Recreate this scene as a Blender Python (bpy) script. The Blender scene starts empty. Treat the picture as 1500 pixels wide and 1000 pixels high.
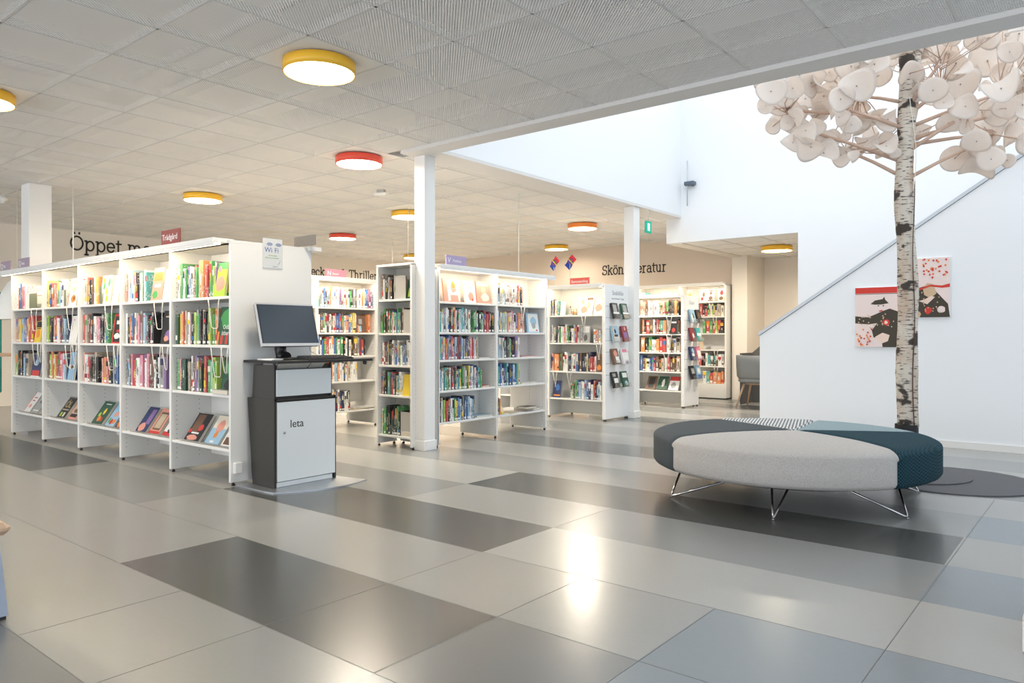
LW = 48.
import bpy, math, random
from mathutils import Vector, Matrix, Euler
random.seed(7)
SC = bpy.context.scene
COL = SC.collection
PI = math.pi

# ------------------------------------------------------------------ materials
def _mat(name):
    m = bpy.data.materials.new(name); m.use_nodes = True
    nt = m.node_tree
    return m, nt, nt.nodes['Principled BSDF']
def _n(nt, t, **kw):
    n = nt.nodes.new(t)
    for k, v in kw.items(): setattr(n, k, v)
    return n
def mat(name, col, rough=.5, metal=0., bump=0., bscale=200., emit=None, estr=0., var=0., trans=0., ior=1.45, spec=.5, alpha=1.):
    m, nt, b = _mat(name)
    b.inputs['Base Color'].default_value = (*col, 1)
    b.inputs['Roughness'].default_value = rough
    b.inputs['Metallic'].default_value = metal
    b.inputs['Specular IOR Level'].default_value = spec
    b.inputs['IOR'].default_value = ior
    if trans: b.inputs['Transmission Weight'].default_value = trans
    if alpha < 1: b.inputs['Alpha'].default_value = alpha
    if emit:
        b.inputs['Emission Color'].default_value = (*emit, 1); b.inputs['Emission Strength'].default_value = estr
    tc = _n(nt, 'ShaderNodeTexCoord')
    nz = _n(nt, 'ShaderNodeTexNoise'); nz.inputs['Scale'].default_value = bscale; nz.inputs['Detail'].default_value = 3
    nt.links.new(tc.outputs['Object'], nz.inputs['Vector'])
    if bump:
        bp = _n(nt, 'ShaderNodeBump'); bp.inputs['Strength'].default_value = bump; bp.inputs['Distance'].default_value = .002
        nt.links.new(nz.outputs['Fac'], bp.inputs['Height']); nt.links.new(bp.outputs['Normal'], b.inputs['Normal'])
    if var:
        mx = _n(nt, 'ShaderNodeMix', data_type='RGBA')
        mx.inputs['A'].default_value = (*[c*(1-var) for c in col], 1); mx.inputs['B'].default_value = (*[min(1, c*(1+var)) for c in col], 1)
        nt.links.new(nz.outputs['Fac'], mx.inputs['Factor']); nt.links.new(mx.outputs['Result'], b.inputs['Base Color'])
    return m
def srgb(r, g, b):
    f = lambda c: (c/255/12.92) if c/255 <= .04045 else ((c/255+.055)/1.055)**2.4
    return (f(r), f(g), f(b))

M = {}
M['white'] = mat('white laminate', (.80,.79,.76), .38, bump=.02)
M['hole'] = mat('drilled hole', (.06,.06,.055), .8)
M['wall'] = mat('painted wall', (.83,.845,.86), .75, bump=.05, bscale=300)
M['wallwarm'] = mat('warm painted wall', (.80,.74,.66), .8, bump=.05, bscale=300)
M['wallback'] = mat('beige painted wall', (.70,.60,.50), .8, bump=.05, bscale=300)
M['column'] = mat('column paint', (.84,.83,.81), .5, bump=.03)
M['black'] = mat('black plastic', (.012,.012,.013), .35)
M['blackm'] = mat('black matte', (.02,.02,.02), .6)
M['text'] = mat('dark lettering', (.035,.03,.025), .7)
M['chrome'] = mat('chromed steel', (.42,.42,.43), .12, 1.)
M['steel'] = mat('brushed steel', (.5,.52,.55), .35, .9)
M['wire'] = mat('white wire', (.78,.75,.68), .4)
M['anthracite'] = mat('anthracite laminate', (.034,.031,.026), .42, bump=.05)
M['kiosk'] = mat('grey white door laminate', (.70,.735,.745), .35)
M['screen'] = mat('dark glass screen', (.035,.05,.07), .22, spec=.6)
M['silver'] = mat('silver plastic', (.55,.56,.57), .3, .4)
M['page'] = mat('book pages', (.72,.66,.54), .8, bump=.3, bscale=900)
M['sticker'] = mat('white spine sticker', (.85,.84,.8), .5)
M['reddot'] = mat('red spine dot', (.75,.06,.03), .5)
M['olive'] = mat('olive metal', (.20,.21,.13), .5)
M['greymetal'] = mat('grey metal', (.42,.41,.38), .45)
M['bfold'] = mat('bookend grey', (.45,.43,.39), .4)
M['clear'] = mat('clear acrylic', (.9,.92,.92), .08, trans=.9, alpha=.35)
M['signred'] = mat('sign dusty red', (.26,.07,.06), .5)
M['signmauve'] = mat('sign mauve', (.38,.30,.37), .5)
M['signpurple'] = mat('sign purple', (.42,.34,.52), .5)
M['signpink'] = mat('sign pink', (.72,.26,.34), .5)
M['signcoral'] = mat('sign coral', (.72,.12,.09), .5)
M['signgrey'] = mat('sign grey', (.22,.20,.18), .5)
M['signwhite'] = mat('sign white print', (.85,.85,.85), .5)
M['paper'] = mat('paper', (.85,.85,.84), .6)
M['blueink'] = mat('blue ink', (.07,.16,.45), .6)
M['greenink'] = mat('green ink', (.30,.50,.18), .6)
M['greyink'] = mat('grey ink', (.35,.38,.42), .6)
M['birchwood'] = mat('birch wood', (.62,.42,.28), .5, var=.12, bscale=30)
M['dowel'] = mat('pale dowel', (.60,.42,.32), .55, var=.1, bscale=40)
def felt():
    m, nt, b = _mat('off white wool felt'); b.inputs['Base Color'].default_value = (.90,.88,.85,1); b.inputs['Roughness'].default_value = .95
    t = _n(nt, 'ShaderNodeBsdfTranslucent'); t.inputs['Color'].default_value = (.95,.84,.75,1)
    ms = _n(nt, 'ShaderNodeMixShader'); ms.inputs[0].default_value = .5
    nt.links.new(b.outputs[0], ms.inputs[1]); nt.links.new(t.outputs[0], ms.inputs[2]); nt.links.new(ms.outputs[0], nt.nodes['Material Output'].inputs['Surface'])
    return m
M['felt'] = felt()
M['feltpin'] = mat('felt pin', (.3,.24,.2), .5)
M['matdisc'] = mat('dark grey steel disc', (.075,.075,.082), .55, bump=.05)
M['lampyellow'] = mat('yellow lacquered ring', (.92,.52,.04), .35)
M['lampred'] = mat('coral red lacquered ring', (.80,.09,.055), .35)
M['lamporange'] = mat('orange lacquered ring', (.85,.24,.04), .35)
M['diffuser'] = mat('lit diffuser', (.9,.88,.8), .5, emit=(1,.90,.72), estr=6.)
M['cornicelight'] = mat('lit shelf strip', (.9,.88,.8), .5, emit=(1,.86,.62), estr=5.)
M['tile'] = mat('solid ceiling tile', (.82,.80,.76), .7)
M['beam'] = mat('beam paint', (.70,.68,.66), .6, bump=.03)
M['grid'] = mat('ceiling grid metal', (.62,.61,.59), .5)
M['duct'] = mat('plenum duct', (.75,.72,.68), .6)
M['teal'] = mat('teal panel', (.0,.17,.16), .7)
M['greyfab'] = mat('grey felt shell', (.24,.25,.25), .9, bump=.4, bscale=500)
M['darkfab'] = mat('dark grey screen felt', (.10,.10,.10), .9, bump=.3, bscale=500)
M['bluegrey'] = mat('blue grey lacquer', (.33,.38,.47), .45)
M['exit'] = mat('exit sign green', (.0,.42,.27), .5, emit=(.0,.5,.3), estr=.15)
M['exitw'] = mat('exit sign white', (.9,.9,.9), .5, emit=(1,1,1), estr=.1)
M['flagblue'] = mat('flag blue', (.02,.06,.35), .8); M['flagred'] = mat('flag red', (.75,.04,.05), .8)
M['flagyellow'] = mat('flag yellow', (.85,.65,.05), .8); M['flaggreen'] = mat('flag green', (.02,.25,.08), .8)
M['glass'] = mat('candle glass', (.9,.9,.85), .1, trans=.8, alpha=.5)

# floor: linoleum tones
def lino(name, col):
    m, nt, b = _mat(name)
    tc = _n(nt, 'ShaderNodeTexCoord')
    n1 = _n(nt, 'ShaderNodeTexNoise'); n1.inputs['Scale'].default_value = 45; n1.inputs['Detail'].default_value = 5
    n2 = _n(nt, 'ShaderNodeTexNoise'); n2.inputs['Scale'].default_value = 1.6; n2.inputs['Detail'].default_value = 2
    for n in (n1, n2): nt.links.new(tc.outputs['Object'], n.inputs['Vector'])
    ad = _n(nt, 'ShaderNodeMath', operation='ADD'); nt.links.new(n1.outputs['Fac'], ad.inputs[0]); nt.links.new(n2.outputs['Fac'], ad.inputs[1])
    mr = _n(nt, 'ShaderNodeMapRange', clamp=False); mr.inputs['From Min'].default_value = .6; mr.inputs['From Max'].default_value = 1.4
    mr.inputs['To Min'].default_value = .975; mr.inputs['To Max'].default_value = 1.02
    nt.links.new(ad.outputs[0], mr.inputs['Value'])
    mx = _n(nt, 'ShaderNodeMix', data_type='RGBA', blend_type='MULTIPLY'); mx.inputs['Factor'].default_value = 1
    mx.inputs['A'].default_value = (*col, 1); nt.links.new(mr.outputs[0], mx.inputs['B']); nt.links.new(mx.outputs['Result'], b.inputs['Base Color'])
    mr2 = _n(nt, 'ShaderNodeMapRange'); mr2.inputs['To Min'].default_value = .24; mr2.inputs['To Max'].default_value = .30
    b.inputs['Roughness'].default_value = .27
    bp = _n(nt, 'ShaderNodeBump'); bp.inputs['Strength'].default_value = .12; bp.inputs['Distance'].default_value = .003
    n3 = _n(nt, 'ShaderNodeTexNoise'); n3.inputs['Scale'].default_value = 7; n3.inputs['Detail'].default_value = 0; nt.links.new(tc.outputs['Object'], n3.inputs['Vector'])
    nt.links.new(n3.outputs['Fac'], bp.inputs['Height'])
    bp2 = _n(nt, 'ShaderNodeBump'); bp2.inputs['Strength'].default_value = .03; bp2.inputs['Distance'].default_value = .001
    nt.links.new(n1.outputs['Fac'], bp2.inputs['Height']); nt.links.new(bp.outputs['Normal'], b.inputs['Normal'])
    b.inputs['Specular IOR Level'].default_value = .8
    b.inputs['Coat Weight'].default_value = .12; b.inputs['Coat Roughness'].default_value = .12
    return m
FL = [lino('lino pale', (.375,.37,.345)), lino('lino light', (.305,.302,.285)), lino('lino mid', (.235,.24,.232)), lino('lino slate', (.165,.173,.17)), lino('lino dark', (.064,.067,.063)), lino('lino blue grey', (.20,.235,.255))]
M['joint'] = mat('lino joint', (.16,.155,.14), .5)

# perforated ceiling metal: real holes, cut by the pattern in object space
def perforated():
    m, nt, b = _mat('perforated ceiling metal')
    b.inputs['Base Color'].default_value = (.90,.885,.86,1); b.inputs['Roughness'].default_value = .6
    tc = _n(nt, 'ShaderNodeTexCoord'); mp = _n(nt, 'ShaderNodeMapping'); mp.inputs['Rotation'].default_value = (0,0,PI/4)
    nt.links.new(tc.outputs['Object'], mp.inputs['Vector'])
    sp = _n(nt, 'ShaderNodeSeparateXYZ'); nt.links.new(mp.outputs[0], sp.inputs[0])
    outs = []
    for ax in ('X', 'Y'):
        a = _n(nt, 'ShaderNodeMath', operation='MULTIPLY'); a.inputs[1].default_value = 1/.016; nt.links.new(sp.outputs[ax], a.inputs[0])
        f = _n(nt, 'ShaderNodeMath', operation='FRACT'); nt.links.new(a.outputs[0], f.inputs[0])
        g = _n(nt, 'ShaderNodeMath', operation='GREATER_THAN'); g.inputs[1].default_value = .47; nt.links.new(f.outputs[0], g.inputs[0]); outs.append(g)
    k = _n(nt, 'ShaderNodeMath', operation='MULTIPLY'); nt.links.new(outs[0].outputs[0], k.inputs[0]); nt.links.new(outs[1].outputs[0], k.inputs[1])
    tr = _n(nt, 'ShaderNodeBsdfTransparent'); ms = _n(nt, 'ShaderNodeMixShader')
    nt.links.new(k.outputs[0], ms.inputs[0]); nt.links.new(b.outputs[0], ms.inputs[1]); nt.links.new(tr.outputs[0], ms.inputs[2])
    nt.links.new(ms.outputs[0], nt.nodes['Material Output'].inputs['Surface'])
    return m
M['perf'] = perforated()

def birch():
    m, nt, b = _mat('birch bark')
    tc = _n(nt, 'ShaderNodeTexCoord')
    def nz(scale, sc, det=4):
        mp = _n(nt, 'ShaderNodeMapping'); mp.inputs['Scale'].default_value = scale; nt.links.new(tc.outputs['Object'], mp.inputs[0])
        n = _n(nt, 'ShaderNodeTexNoise'); n.inputs['Scale'].default_value = sc; n.inputs['Detail'].default_value = det
        nt.links.new(mp.outputs[0], n.inputs['Vector']); return n
    def ramp(n, a, c):
        r = _n(nt, 'ShaderNodeMapRange'); r.inputs['From Min'].default_value = a; r.inputs['From Max'].default_value = c
        nt.links.new(n.outputs['Fac'], r.inputs['Value']); return r
    base = nz((1,1,.5), 7); streak = nz((1.2,1.2,7), 12); patch = nz((1,1,1.5), 5.2)
    mx = _n(nt, 'ShaderNodeMix', data_type='RGBA'); mx.inputs['A'].default_value = (.62,.56,.48,1); mx.inputs['B'].default_value = (.50,.36,.26,1)
    nt.links.new(ramp(base,.45,.7).outputs[0], mx.inputs['Factor'])
    m2 = _n(nt, 'ShaderNodeMix', data_type='RGBA'); m2.inputs['B'].default_value = (.10,.075,.06,1)
    nt.links.new(mx.outputs['Result'], m2.inputs['A']); nt.links.new(ramp(streak,.56,.62).outputs[0], m2.inputs['Factor'])
    m3 = _n(nt, 'ShaderNodeMix', data_type='RGBA'); m3.inputs['B'].default_value = (.05,.038,.03,1)
    nt.links.new(m2.outputs['Result'], m3.inputs['A']); nt.links.new(ramp(patch,.56,.61).outputs[0], m3.inputs['Factor'])
    nt.links.new(m3.outputs['Result'], b.inputs['Base Color']); b.inputs['Roughness'].default_value = .75
    bp = _n(nt, 'ShaderNodeBump'); bp.inputs['Strength'].default_value = .5; bp.inputs['Distance'].default_value = .006
    nt.links.new(streak.outputs['Fac'], bp.inputs['Height']); nt.links.new(bp.outputs['Normal'], b.inputs['Normal'])
    return m
M['birch'] = birch()

def fabric(name, c1, c2, pat, scale):
    m, nt, b = _mat(name); b.inputs['Roughness'].default_value = .95; b.inputs['Sheen Weight'].default_value = .0
    b.inputs['Specular IOR Level'].default_value = .2
    tc = _n(nt, 'ShaderNodeTexCoord')
    mx = _n(nt, 'ShaderNodeMix', data_type='RGBA'); mx.inputs['A'].default_value = (*c1,1); mx.inputs['B'].default_value = (*c2,1)
    if pat == 'noise':
        n = _n(nt, 'ShaderNodeTexNoise'); n.inputs['Scale'].default_value = scale; n.inputs['Detail'].default_value = 4
        nt.links.new(tc.outputs['Object'], n.inputs['Vector']); out = n.outputs['Fac']
        mr = _n(nt, 'ShaderNodeMapRange'); mr.inputs['From Min'].default_value = .35; mr.inputs['From Max'].default_value = .65
        nt.links.new(out, mr.inputs['Value']); out = mr.outputs[0]
    else:
        mp = _n(nt, 'ShaderNodeMapping'); mp.inputs['Rotation'].default_value = (.0,.0,PI/4 if pat == 'knit' else .5); nt.links.new(tc.outputs['Object'], mp.inputs[0])
        n = _n(nt, 'ShaderNodeTexChecker'); n.inputs['Scale'].default_value = scale
        n.inputs['Color1'].default_value = (1,1,1,1); n.inputs['Color2'].default_value = (0,0,0,1)
        nt.links.new(mp.outputs[0], n.inputs['Vector']); out = n.outputs['Fac']
        if pat == 'hound':
            w = _n(nt, 'ShaderNodeTexWave'); w.inputs['Scale'].default_value = scale*.35; w.bands_direction = 'DIAGONAL'
            nt.links.new(mp.outputs[0], w.inputs['Vector'])
            a = _n(nt, 'ShaderNodeMath', operation='ADD'); nt.links.new(out, a.inputs[0]); nt.links.new(w.outputs['Fac'], a.inputs[1])
            g = _n(nt, 'ShaderNodeMath', operation='GREATER_THAN'); g.inputs[1].default_value = 1.0 ; nt.links.new(a.outputs[0], g.inputs[0]); out = g.outputs[0]
    nt.links.new(out, mx.inputs['Factor']); nt.links.new(mx.outputs['Result'], b.inputs['Base Color'])
    bp = _n(nt, 'ShaderNodeBump'); bp.inputs['Strength'].default_value = .35; bp.inputs['Distance'].default_value = .002
    nt.links.new(out, bp.inputs['Height']); nt.links.new(bp.outputs['Normal'], b.inputs['Normal'])
    return m
M['f_light'] = fabric('light grey wool', (.40,.375,.35), (.55,.525,.50), 'noise', 220)
M['f_dark'] = fabric('dark grey wool', (.05,.058,.062), (.10,.112,.12), 'noise', 260)
M['f_teal'] = fabric('petrol knit', (.006,.022,.032), (.022,.065,.085), 'knit', 90)
M['f_pale'] = fabric('pale blue grey wool', (.22,.29,.31), (.30,.38,.40), 'noise', 240)
M['f_hound'] = fabric('houndstooth', (.06,.065,.07), (.75,.75,.74), 'hound', 56)

# book colours
BC = dict(w=('white',(.80,.79,.75)), c=('cream',(.76,.69,.54)), k=('black',(.02,.02,.022)), n=('brown',(.17,.09,.055)), r=('red',(.60,.045,.04)),
  d=('dark red',(.25,.03,.045)), o=('orange',(.78,.25,.05)), y=('yellow',(.80,.58,.05)), g=('green',(.07,.36,.10)), l=('lime green',(.42,.62,.06)),
  v=('dark green',(.03,.10,.06)), t=('teal',(.05,.38,.38)), b=('blue',(.05,.16,.45)), a=('navy',(.025,.04,.12)), s=('light blue',(.33,.52,.66)),
  p=('pink',(.72,.22,.32)), m=('purple',(.25,.14,.34)), e=('grey',(.36,.36,.35)), h=('beige',(.55,.44,.31)), f=('dark grey',(.085,.085,.085)), i=('salmon',(.74,.32,.24)))
DARK = set('knrdgvbamft')
def bookmat(key):
    nm, col = BC[key]; g_ = sum(col)/3; col = tuple(c*.80+g_*.20 for c in col)
    m, nt, b = _mat('book cloth ' + nm); b.inputs['Roughness'].default_value = .42
    tc = _n(nt, 'ShaderNodeTexCoord'); oi = _n(nt, 'ShaderNodeObjectInfo')
    ml = _n(nt, 'ShaderNodeMath', operation='MULTIPLY'); ml.inputs[1].default_value = 37.; nt.links.new(oi.outputs['Random'], ml.inputs[0])
    va = _n(nt, 'ShaderNodeVectorMath', operation='ADD'); nt.links.new(tc.outputs['Object'], va.inputs[0]); nt.links.new(ml.outputs[0], va.inputs[1])
    n = _n(nt, 'ShaderNodeTexNoise'); n.inputs['Scale'].default_value = 85; n.inputs['Detail'].default_value = 3
    nt.links.new(va.outputs[0], n.inputs['Vector'])
    n2 = _n(nt, 'ShaderNodeTexNoise'); n2.inputs['Scale'].default_value = 9; n2.inputs['Detail'].default_value = 1
    nt.links.new(va.outputs[0], n2.inputs['Vector'])
    a = _n(nt, 'ShaderNodeMath', operation='MULTIPLY'); nt.links.new(n.outputs['Fac'], a.inputs[0]); nt.links.new(n2.outputs['Fac'], a.inputs[1])
    mr = _n(nt, 'ShaderNodeMapRange'); mr.inputs['From Min'].default_value = .325; mr.inputs['From Max'].default_value = .36; mr.inputs['To Max'].default_value = .6
    nt.links.new(a.outputs[0], mr.inputs['Value'])
    mx = _n(nt, 'ShaderNodeMix', data_type='RGBA'); mx.inputs['A'].default_value = (*col, 1)
    acc = (.75,.72,.65) if key in DARK else ((.10,.09,.09) if key in 'wcshe' else (.85,.82,.76))
    mx.inputs['B'].default_value = (*acc, 1); nt.links.new(mr.outputs[0], mx.inputs['Factor']); nt.links.new(mx.outputs['Result'], b.inputs['Base Color'])
    return m
BM = {k: bookmat(k) for k in BC}
for k, (nm, c) in BC.items(): M['P'+k] = mat('print '+nm, c, .45)

# ------------------------------------------------------------------ mesh builder
class MB:
    def __init__(s): s.v = []; s.f = []; s.m = []; s.sm = []
    def add(s, vs, fs, mi=0, smooth=False):
        o = len(s.v); s.v += [tuple(v) for v in vs]
        for f in fs: s.f.append(tuple(i+o for i in f)); s.m.append(mi); s.sm.append(smooth)
    def box(s, x0, y0, z0, x1, y1, z1, mi=0, bev=0.):
        if x1 < x0: x0, x1 = x1, x0
        if y1 < y0: y0, y1 = y1, y0
        if z1 < z0: z0, z1 = z1, z0
        if bev <= 0:
            s.add([(x0,y0,z0),(x1,y0,z0),(x1,y1,z0),(x0,y1,z0),(x0,y0,z1),(x1,y0,z1),(x1,y1,z1),(x0,y1,z1)],
                  [(3,2,1,0),(4,5,6,7),(0,1,5,4),(1,2,6,5),(2,3,7,6),(3,0,4,7)], mi); return
        b = min(bev, (x1-x0)*.45, (y1-y0)*.45, (z1-z0)*.45)
        rings = []
        for (zz, i) in ((z0, b), (z0+b, 0), (z1-b, 0), (z1, b)):
            X0, X1, Y0, Y1 = x0+i, x1-i, y0+i, y1-i; c = b if i == 0 else b*.4
            rings.append([(X0+c,Y0,zz),(X1-c,Y0,zz),(X1,Y0+c,zz),(X1,Y1-c,zz),(X1-c,Y1,zz),(X0+c,Y1,zz),(X0,Y1-c,zz),(X0,Y0+c,zz)])
        vs = [p for r in rings for p in r]; fs = [tuple(reversed(range(8))), tuple(range(24, 32))]
        for k in range(3):
            for j in range(8): fs.append((k*8+j, k*8+(j+1) % 8, (k+1)*8+(j+1) % 8, (k+1)*8+j))
        s.add(vs, fs, mi)
    def lathe(s, prof, n=32, c=(0,0,0), mi=0, smooth=True, mis=None):
        vs = []; fs = []
        for (r, z) in prof:
            for j in range(n):
                a = 2*PI*j/n; vs.append((c[0]+r*math.cos(a), c[1]+r*math.sin(a), c[2]+z))
        o = len(s.v); s.v += vs
        for k in range(len(prof)-1):
            for j in range(n):
                s.f.append((o+k*n+j, o+k*n+(j+1) % n, o+(k+1)*n+(j+1) % n, o+(k+1)*n+j)); s.m.append(mis[k] if mis else mi); s.sm.append(smooth)
    def disc(s, r, c, n=32, mi=0, up=True):
        vs = [(c[0]+r*math.cos(2*PI*j/n), c[1]+r*math.sin(2*PI*j/n), c[2]) for j in range(n)]
        s.add(vs, [tuple(range(n)) if up else tuple(reversed(range(n)))], mi)
    def tube(s, pts, r, n=8, mi=0, smooth=True, caps=True):
        pts = [Vector(p) for p in pts]; rs = r if isinstance(r, (list, tuple)) else [r]*len(pts)
        vs = []; prev = None
        for i, p in enumerate(pts):
            t = (pts[min(i+1, len(pts)-1)]-pts[max(i-1, 0)]).normalized()
            if prev is None:
                u = t.orthogonal().normalized()
            else:
                u = (prev - t*prev.dot(t)); u = u.normalized() if u.length > 1e-6 else t.orthogonal().normalized()
            prev = u; w = t.cross(u)
            for j in range(n):
                a = 2*PI*j/n; vs.append(p+(u*math.cos(a)+w*math.sin(a))*rs[i])
        fs = []
        for k in range(len(pts)-1):
            for j in range(n): fs.append((k*n+j, k*n+(j+1) % n, (k+1)*n+(j+1) % n, (k+1)*n+j))
        s.add(vs, fs, mi, smooth)
        if caps:
            o = len(s.v)-len(vs)
            s.f.append(tuple(o+j for j in reversed(range(n)))); s.m.append(mi); s.sm.append(False)
            s.f.append(tuple(o+(len(pts)-1)*n+j for j in range(n))); s.m.append(mi); s.sm.append(False)
    def prism(s, poly, d0, d1, fn, mi=0):
        n = len(poly); vs = [fn(a, b, d0) for a, b in poly]+[fn(a, b, d1) for a, b in poly]
        fs = [tuple(range(n)), tuple(reversed(range(n, 2*n)))]+[(i, n+i, n+(i+1) % n, (i+1) % n) for i in range(n)]
        s.add(vs, fs, mi)
    def xf(s, mtx, start=0):
        for i in range(start, len(s.v)): s.v[i] = tuple(mtx @ Vector(s.v[i]))
    def mesh(s, name, mats):
        me = bpy.data.meshes.new(name); me.from_pydata(s.v, [], s.f)
        for m in mats: me.materials.append(m)
        me.polygons.foreach_set('material_index', s.m); me.polygons.foreach_set('use_smooth', s.sm); me.update(); return me
    def build(s, name, mats, parent=None, loc=None, rot=None):
        if not isinstance(mats, (list, tuple)): mats = [mats]
        o = bpy.data.objects.new(name, s.mesh(name, mats)); COL.objects.link(o)
        if loc is not None: o.location = loc
        if rot is not None: o.rotation_euler = rot
        if parent is not None: o.parent = parent
        return o
def tag(o, label, cat, group=None, kind=None):
    if label: o['label'] = label
    if cat: o['category'] = cat
    if group: o['group'] = group
    if kind: o['kind'] = kind
    return o
def empty(name, loc, rz=0., label=None, cat=None, group=None):
    o = bpy.data.objects.new(name, None); COL.objects.link(o); o.empty_display_size = .1
    o.location = loc; o.rotation_euler = (0,0,rz); return tag(o, label, cat, group)
def struct(name, mb, mats): return tag(mb.build(name, mats), None, None, kind='structure')

_tc = {}
def textmesh(txt, size, mi=0, ext=.0006, align='LEFT'):
    """outline of a line of sans lettering in the local x/z plane, facing -y"""
    key = (txt, size, ext, align)
    cu = bpy.data.curves.new('t', 'FONT'); cu.body = txt; cu.size = size; cu.extrude = ext; cu.align_x = align; cu.resolution_u = 3
    ob = bpy.data.objects.new('t', cu); COL.objects.link(ob)
    me = bpy.data.meshes.new_from_object(ob); bpy.data.objects.remove(ob); bpy.data.curves.remove(cu)
    vs = [(v.co.x, -v.co.z, v.co.y) for v in me.vertices]; fs = [tuple(p.vertices) for p in me.polygons]
    bpy.data.meshes.remove(me); return vs, fs
def addtext(mb, txt, size, x, y, z, mi, align='LEFT', ext=.0006):
    vs, fs = textmesh(txt, size, ext=ext, align=align)
    mb.add([(a+x, b+y, c+z) for a, b, c in vs], fs, mi)

# ------------------------------------------------------------------ camera
CAM_H = 1.15; FPX = 1087.; A = math.atan(880/FPX)
cd = bpy.data.cameras.new('camera'); cam = bpy.data.objects.new('camera', cd); COL.objects.link(cam)
cam.location = (0,0,CAM_H); cam.rotation_euler = (PI/2, 0, A); cd.sensor_width = 36; cd.lens = FPX/1500*36
cd.shift_y = -8/1500; cd.clip_start = .05; SC.camera = cam
FWD = (-math.sin(A), math.cos(A)); RGT = (math.cos(A), math.sin(A))
def proj(x, y, z):
    d = x*FWD[0]+y*FWD[1]; s = x*RGT[0]+y*RGT[1]
    return 750+s/d*FPX, 492-(z-CAM_H)/d*FPX, d

# ------------------------------------------------------------------ floor
P = .65
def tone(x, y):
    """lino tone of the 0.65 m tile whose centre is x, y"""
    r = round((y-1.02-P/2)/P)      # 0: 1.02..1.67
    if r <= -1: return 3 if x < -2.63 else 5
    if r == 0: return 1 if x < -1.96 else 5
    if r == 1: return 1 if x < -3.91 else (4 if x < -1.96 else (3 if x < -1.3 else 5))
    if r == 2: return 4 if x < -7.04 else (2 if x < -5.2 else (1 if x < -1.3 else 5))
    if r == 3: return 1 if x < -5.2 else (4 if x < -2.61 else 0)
    if r == 4: return 1 if x < -5.8 or -3.9 < x < -2.61 else (2 if x < -.65 else 5)  # mid tone before the ottoman paints its shadow and reflection into the tiles
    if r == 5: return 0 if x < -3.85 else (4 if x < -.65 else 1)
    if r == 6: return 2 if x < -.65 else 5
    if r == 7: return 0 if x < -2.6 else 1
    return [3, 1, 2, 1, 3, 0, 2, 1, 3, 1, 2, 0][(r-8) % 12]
mb = MB()
X0, X1, Y0, Y1 = -14.31, 4.54, -4.83, 14.0
nx = int(round((X1-X0)/P)); ny = int(round((Y1-Y0)/P))
for i in range(nx):
    for j in range(ny):
        x = X0+i*P; y = Y0+j*P
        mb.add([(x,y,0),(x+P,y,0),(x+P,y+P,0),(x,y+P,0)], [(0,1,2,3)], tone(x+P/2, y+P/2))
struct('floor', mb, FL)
jb = MB()   # welded joints between the lengths
for (x, ya, yb) in ((-3.27,1.02,1.67),(-2.62,1.02,2.97),(-1.96,1.67,2.97),(-1.305,2.32,2.97),(-.648,0.4,5.57),(-1.305,.4,2.32),(-2.61,3.63,4.27),(-3.9,4.27,4.92),(-.645,5.57,6.2),(-5.2,2.97,3.6)):
    jb.box(x-.0015, ya, 0, x+.0015, yb, .0006)
for y in (1.02, 1.672, 2.324, 2.974):
    jb.box(-9, y-.0013, 0, 3, y+.0013, .0006)
struct('trim_1', jb, M['joint'])

# ------------------------------------------------------------------ walls
ZC = 3.0; VX = -5.17; VY0 = 5.27; VY1 = 10.53
mb = MB(); mb.box(-14.35, -4.8, 0, -14.15, 13.4, 4.2); struct('wall_left', mb, M['wallwarm'])
mb = MB(); mb.box(-14.35, 13.2, 0, -5.2, 13.4, 4.2); struct('wall_back', mb, M['wallback'])
mb = MB(); mb.box(-5.38, 13.0, 0, -5.1, 14.0, 3.2); struct('wall_pilaster', mb, M['wallwarm'])
mb = MB(); mb.box(-5.3, 13.85, 0, -2.4, 14.0, 3.2); struct('wall_alcove', mb, M['wallwarm'])
mb = MB(); mb.box(-2.6, 10.83, 0, -2.4, 13.85, 3.2); struct('wall_alcove_side', mb, M['wallwarm'])
VT = 5.6; VX2 = 4.0
mb = MB()   # far wall of the light well, with the alcove opening under it
mb.box(-5.42, VY1, 2.59, -3.404, VY1+.1, ZC); mb.box(VX, VY1, ZC, -3.404, VY1+.1, VT); mb.box(-3.404, VY1, 0, VX2+.2, VY1+.1, VT)
struct('wall_far', mb, M['wall'])
mb = MB(); mb.box(VX-.18, VY0, 3.0, VX, VY1, VT); struct('wall_well_left', mb, M['wall'])
mb = MB(); mb.box(VX-.18, VY0-.18, 3.0, VX2, VY0, VT); struct('wall_well_near', mb, M['wall'])
mb = MB(); mb.box(VX2, VY0-.2, 0, VX2+.2, VY1+.3, VT); struct('wall_right', mb, M['wall'])
# edge beams
mb = MB(); mb.box(-5.52, 5.05, 2.965, VX2, VY0, 2.999); mb.box(-5.52, VY0, 2.965, VX, VY1, 2.999); struct('ceiling_beam', mb, M['beam'])
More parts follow.
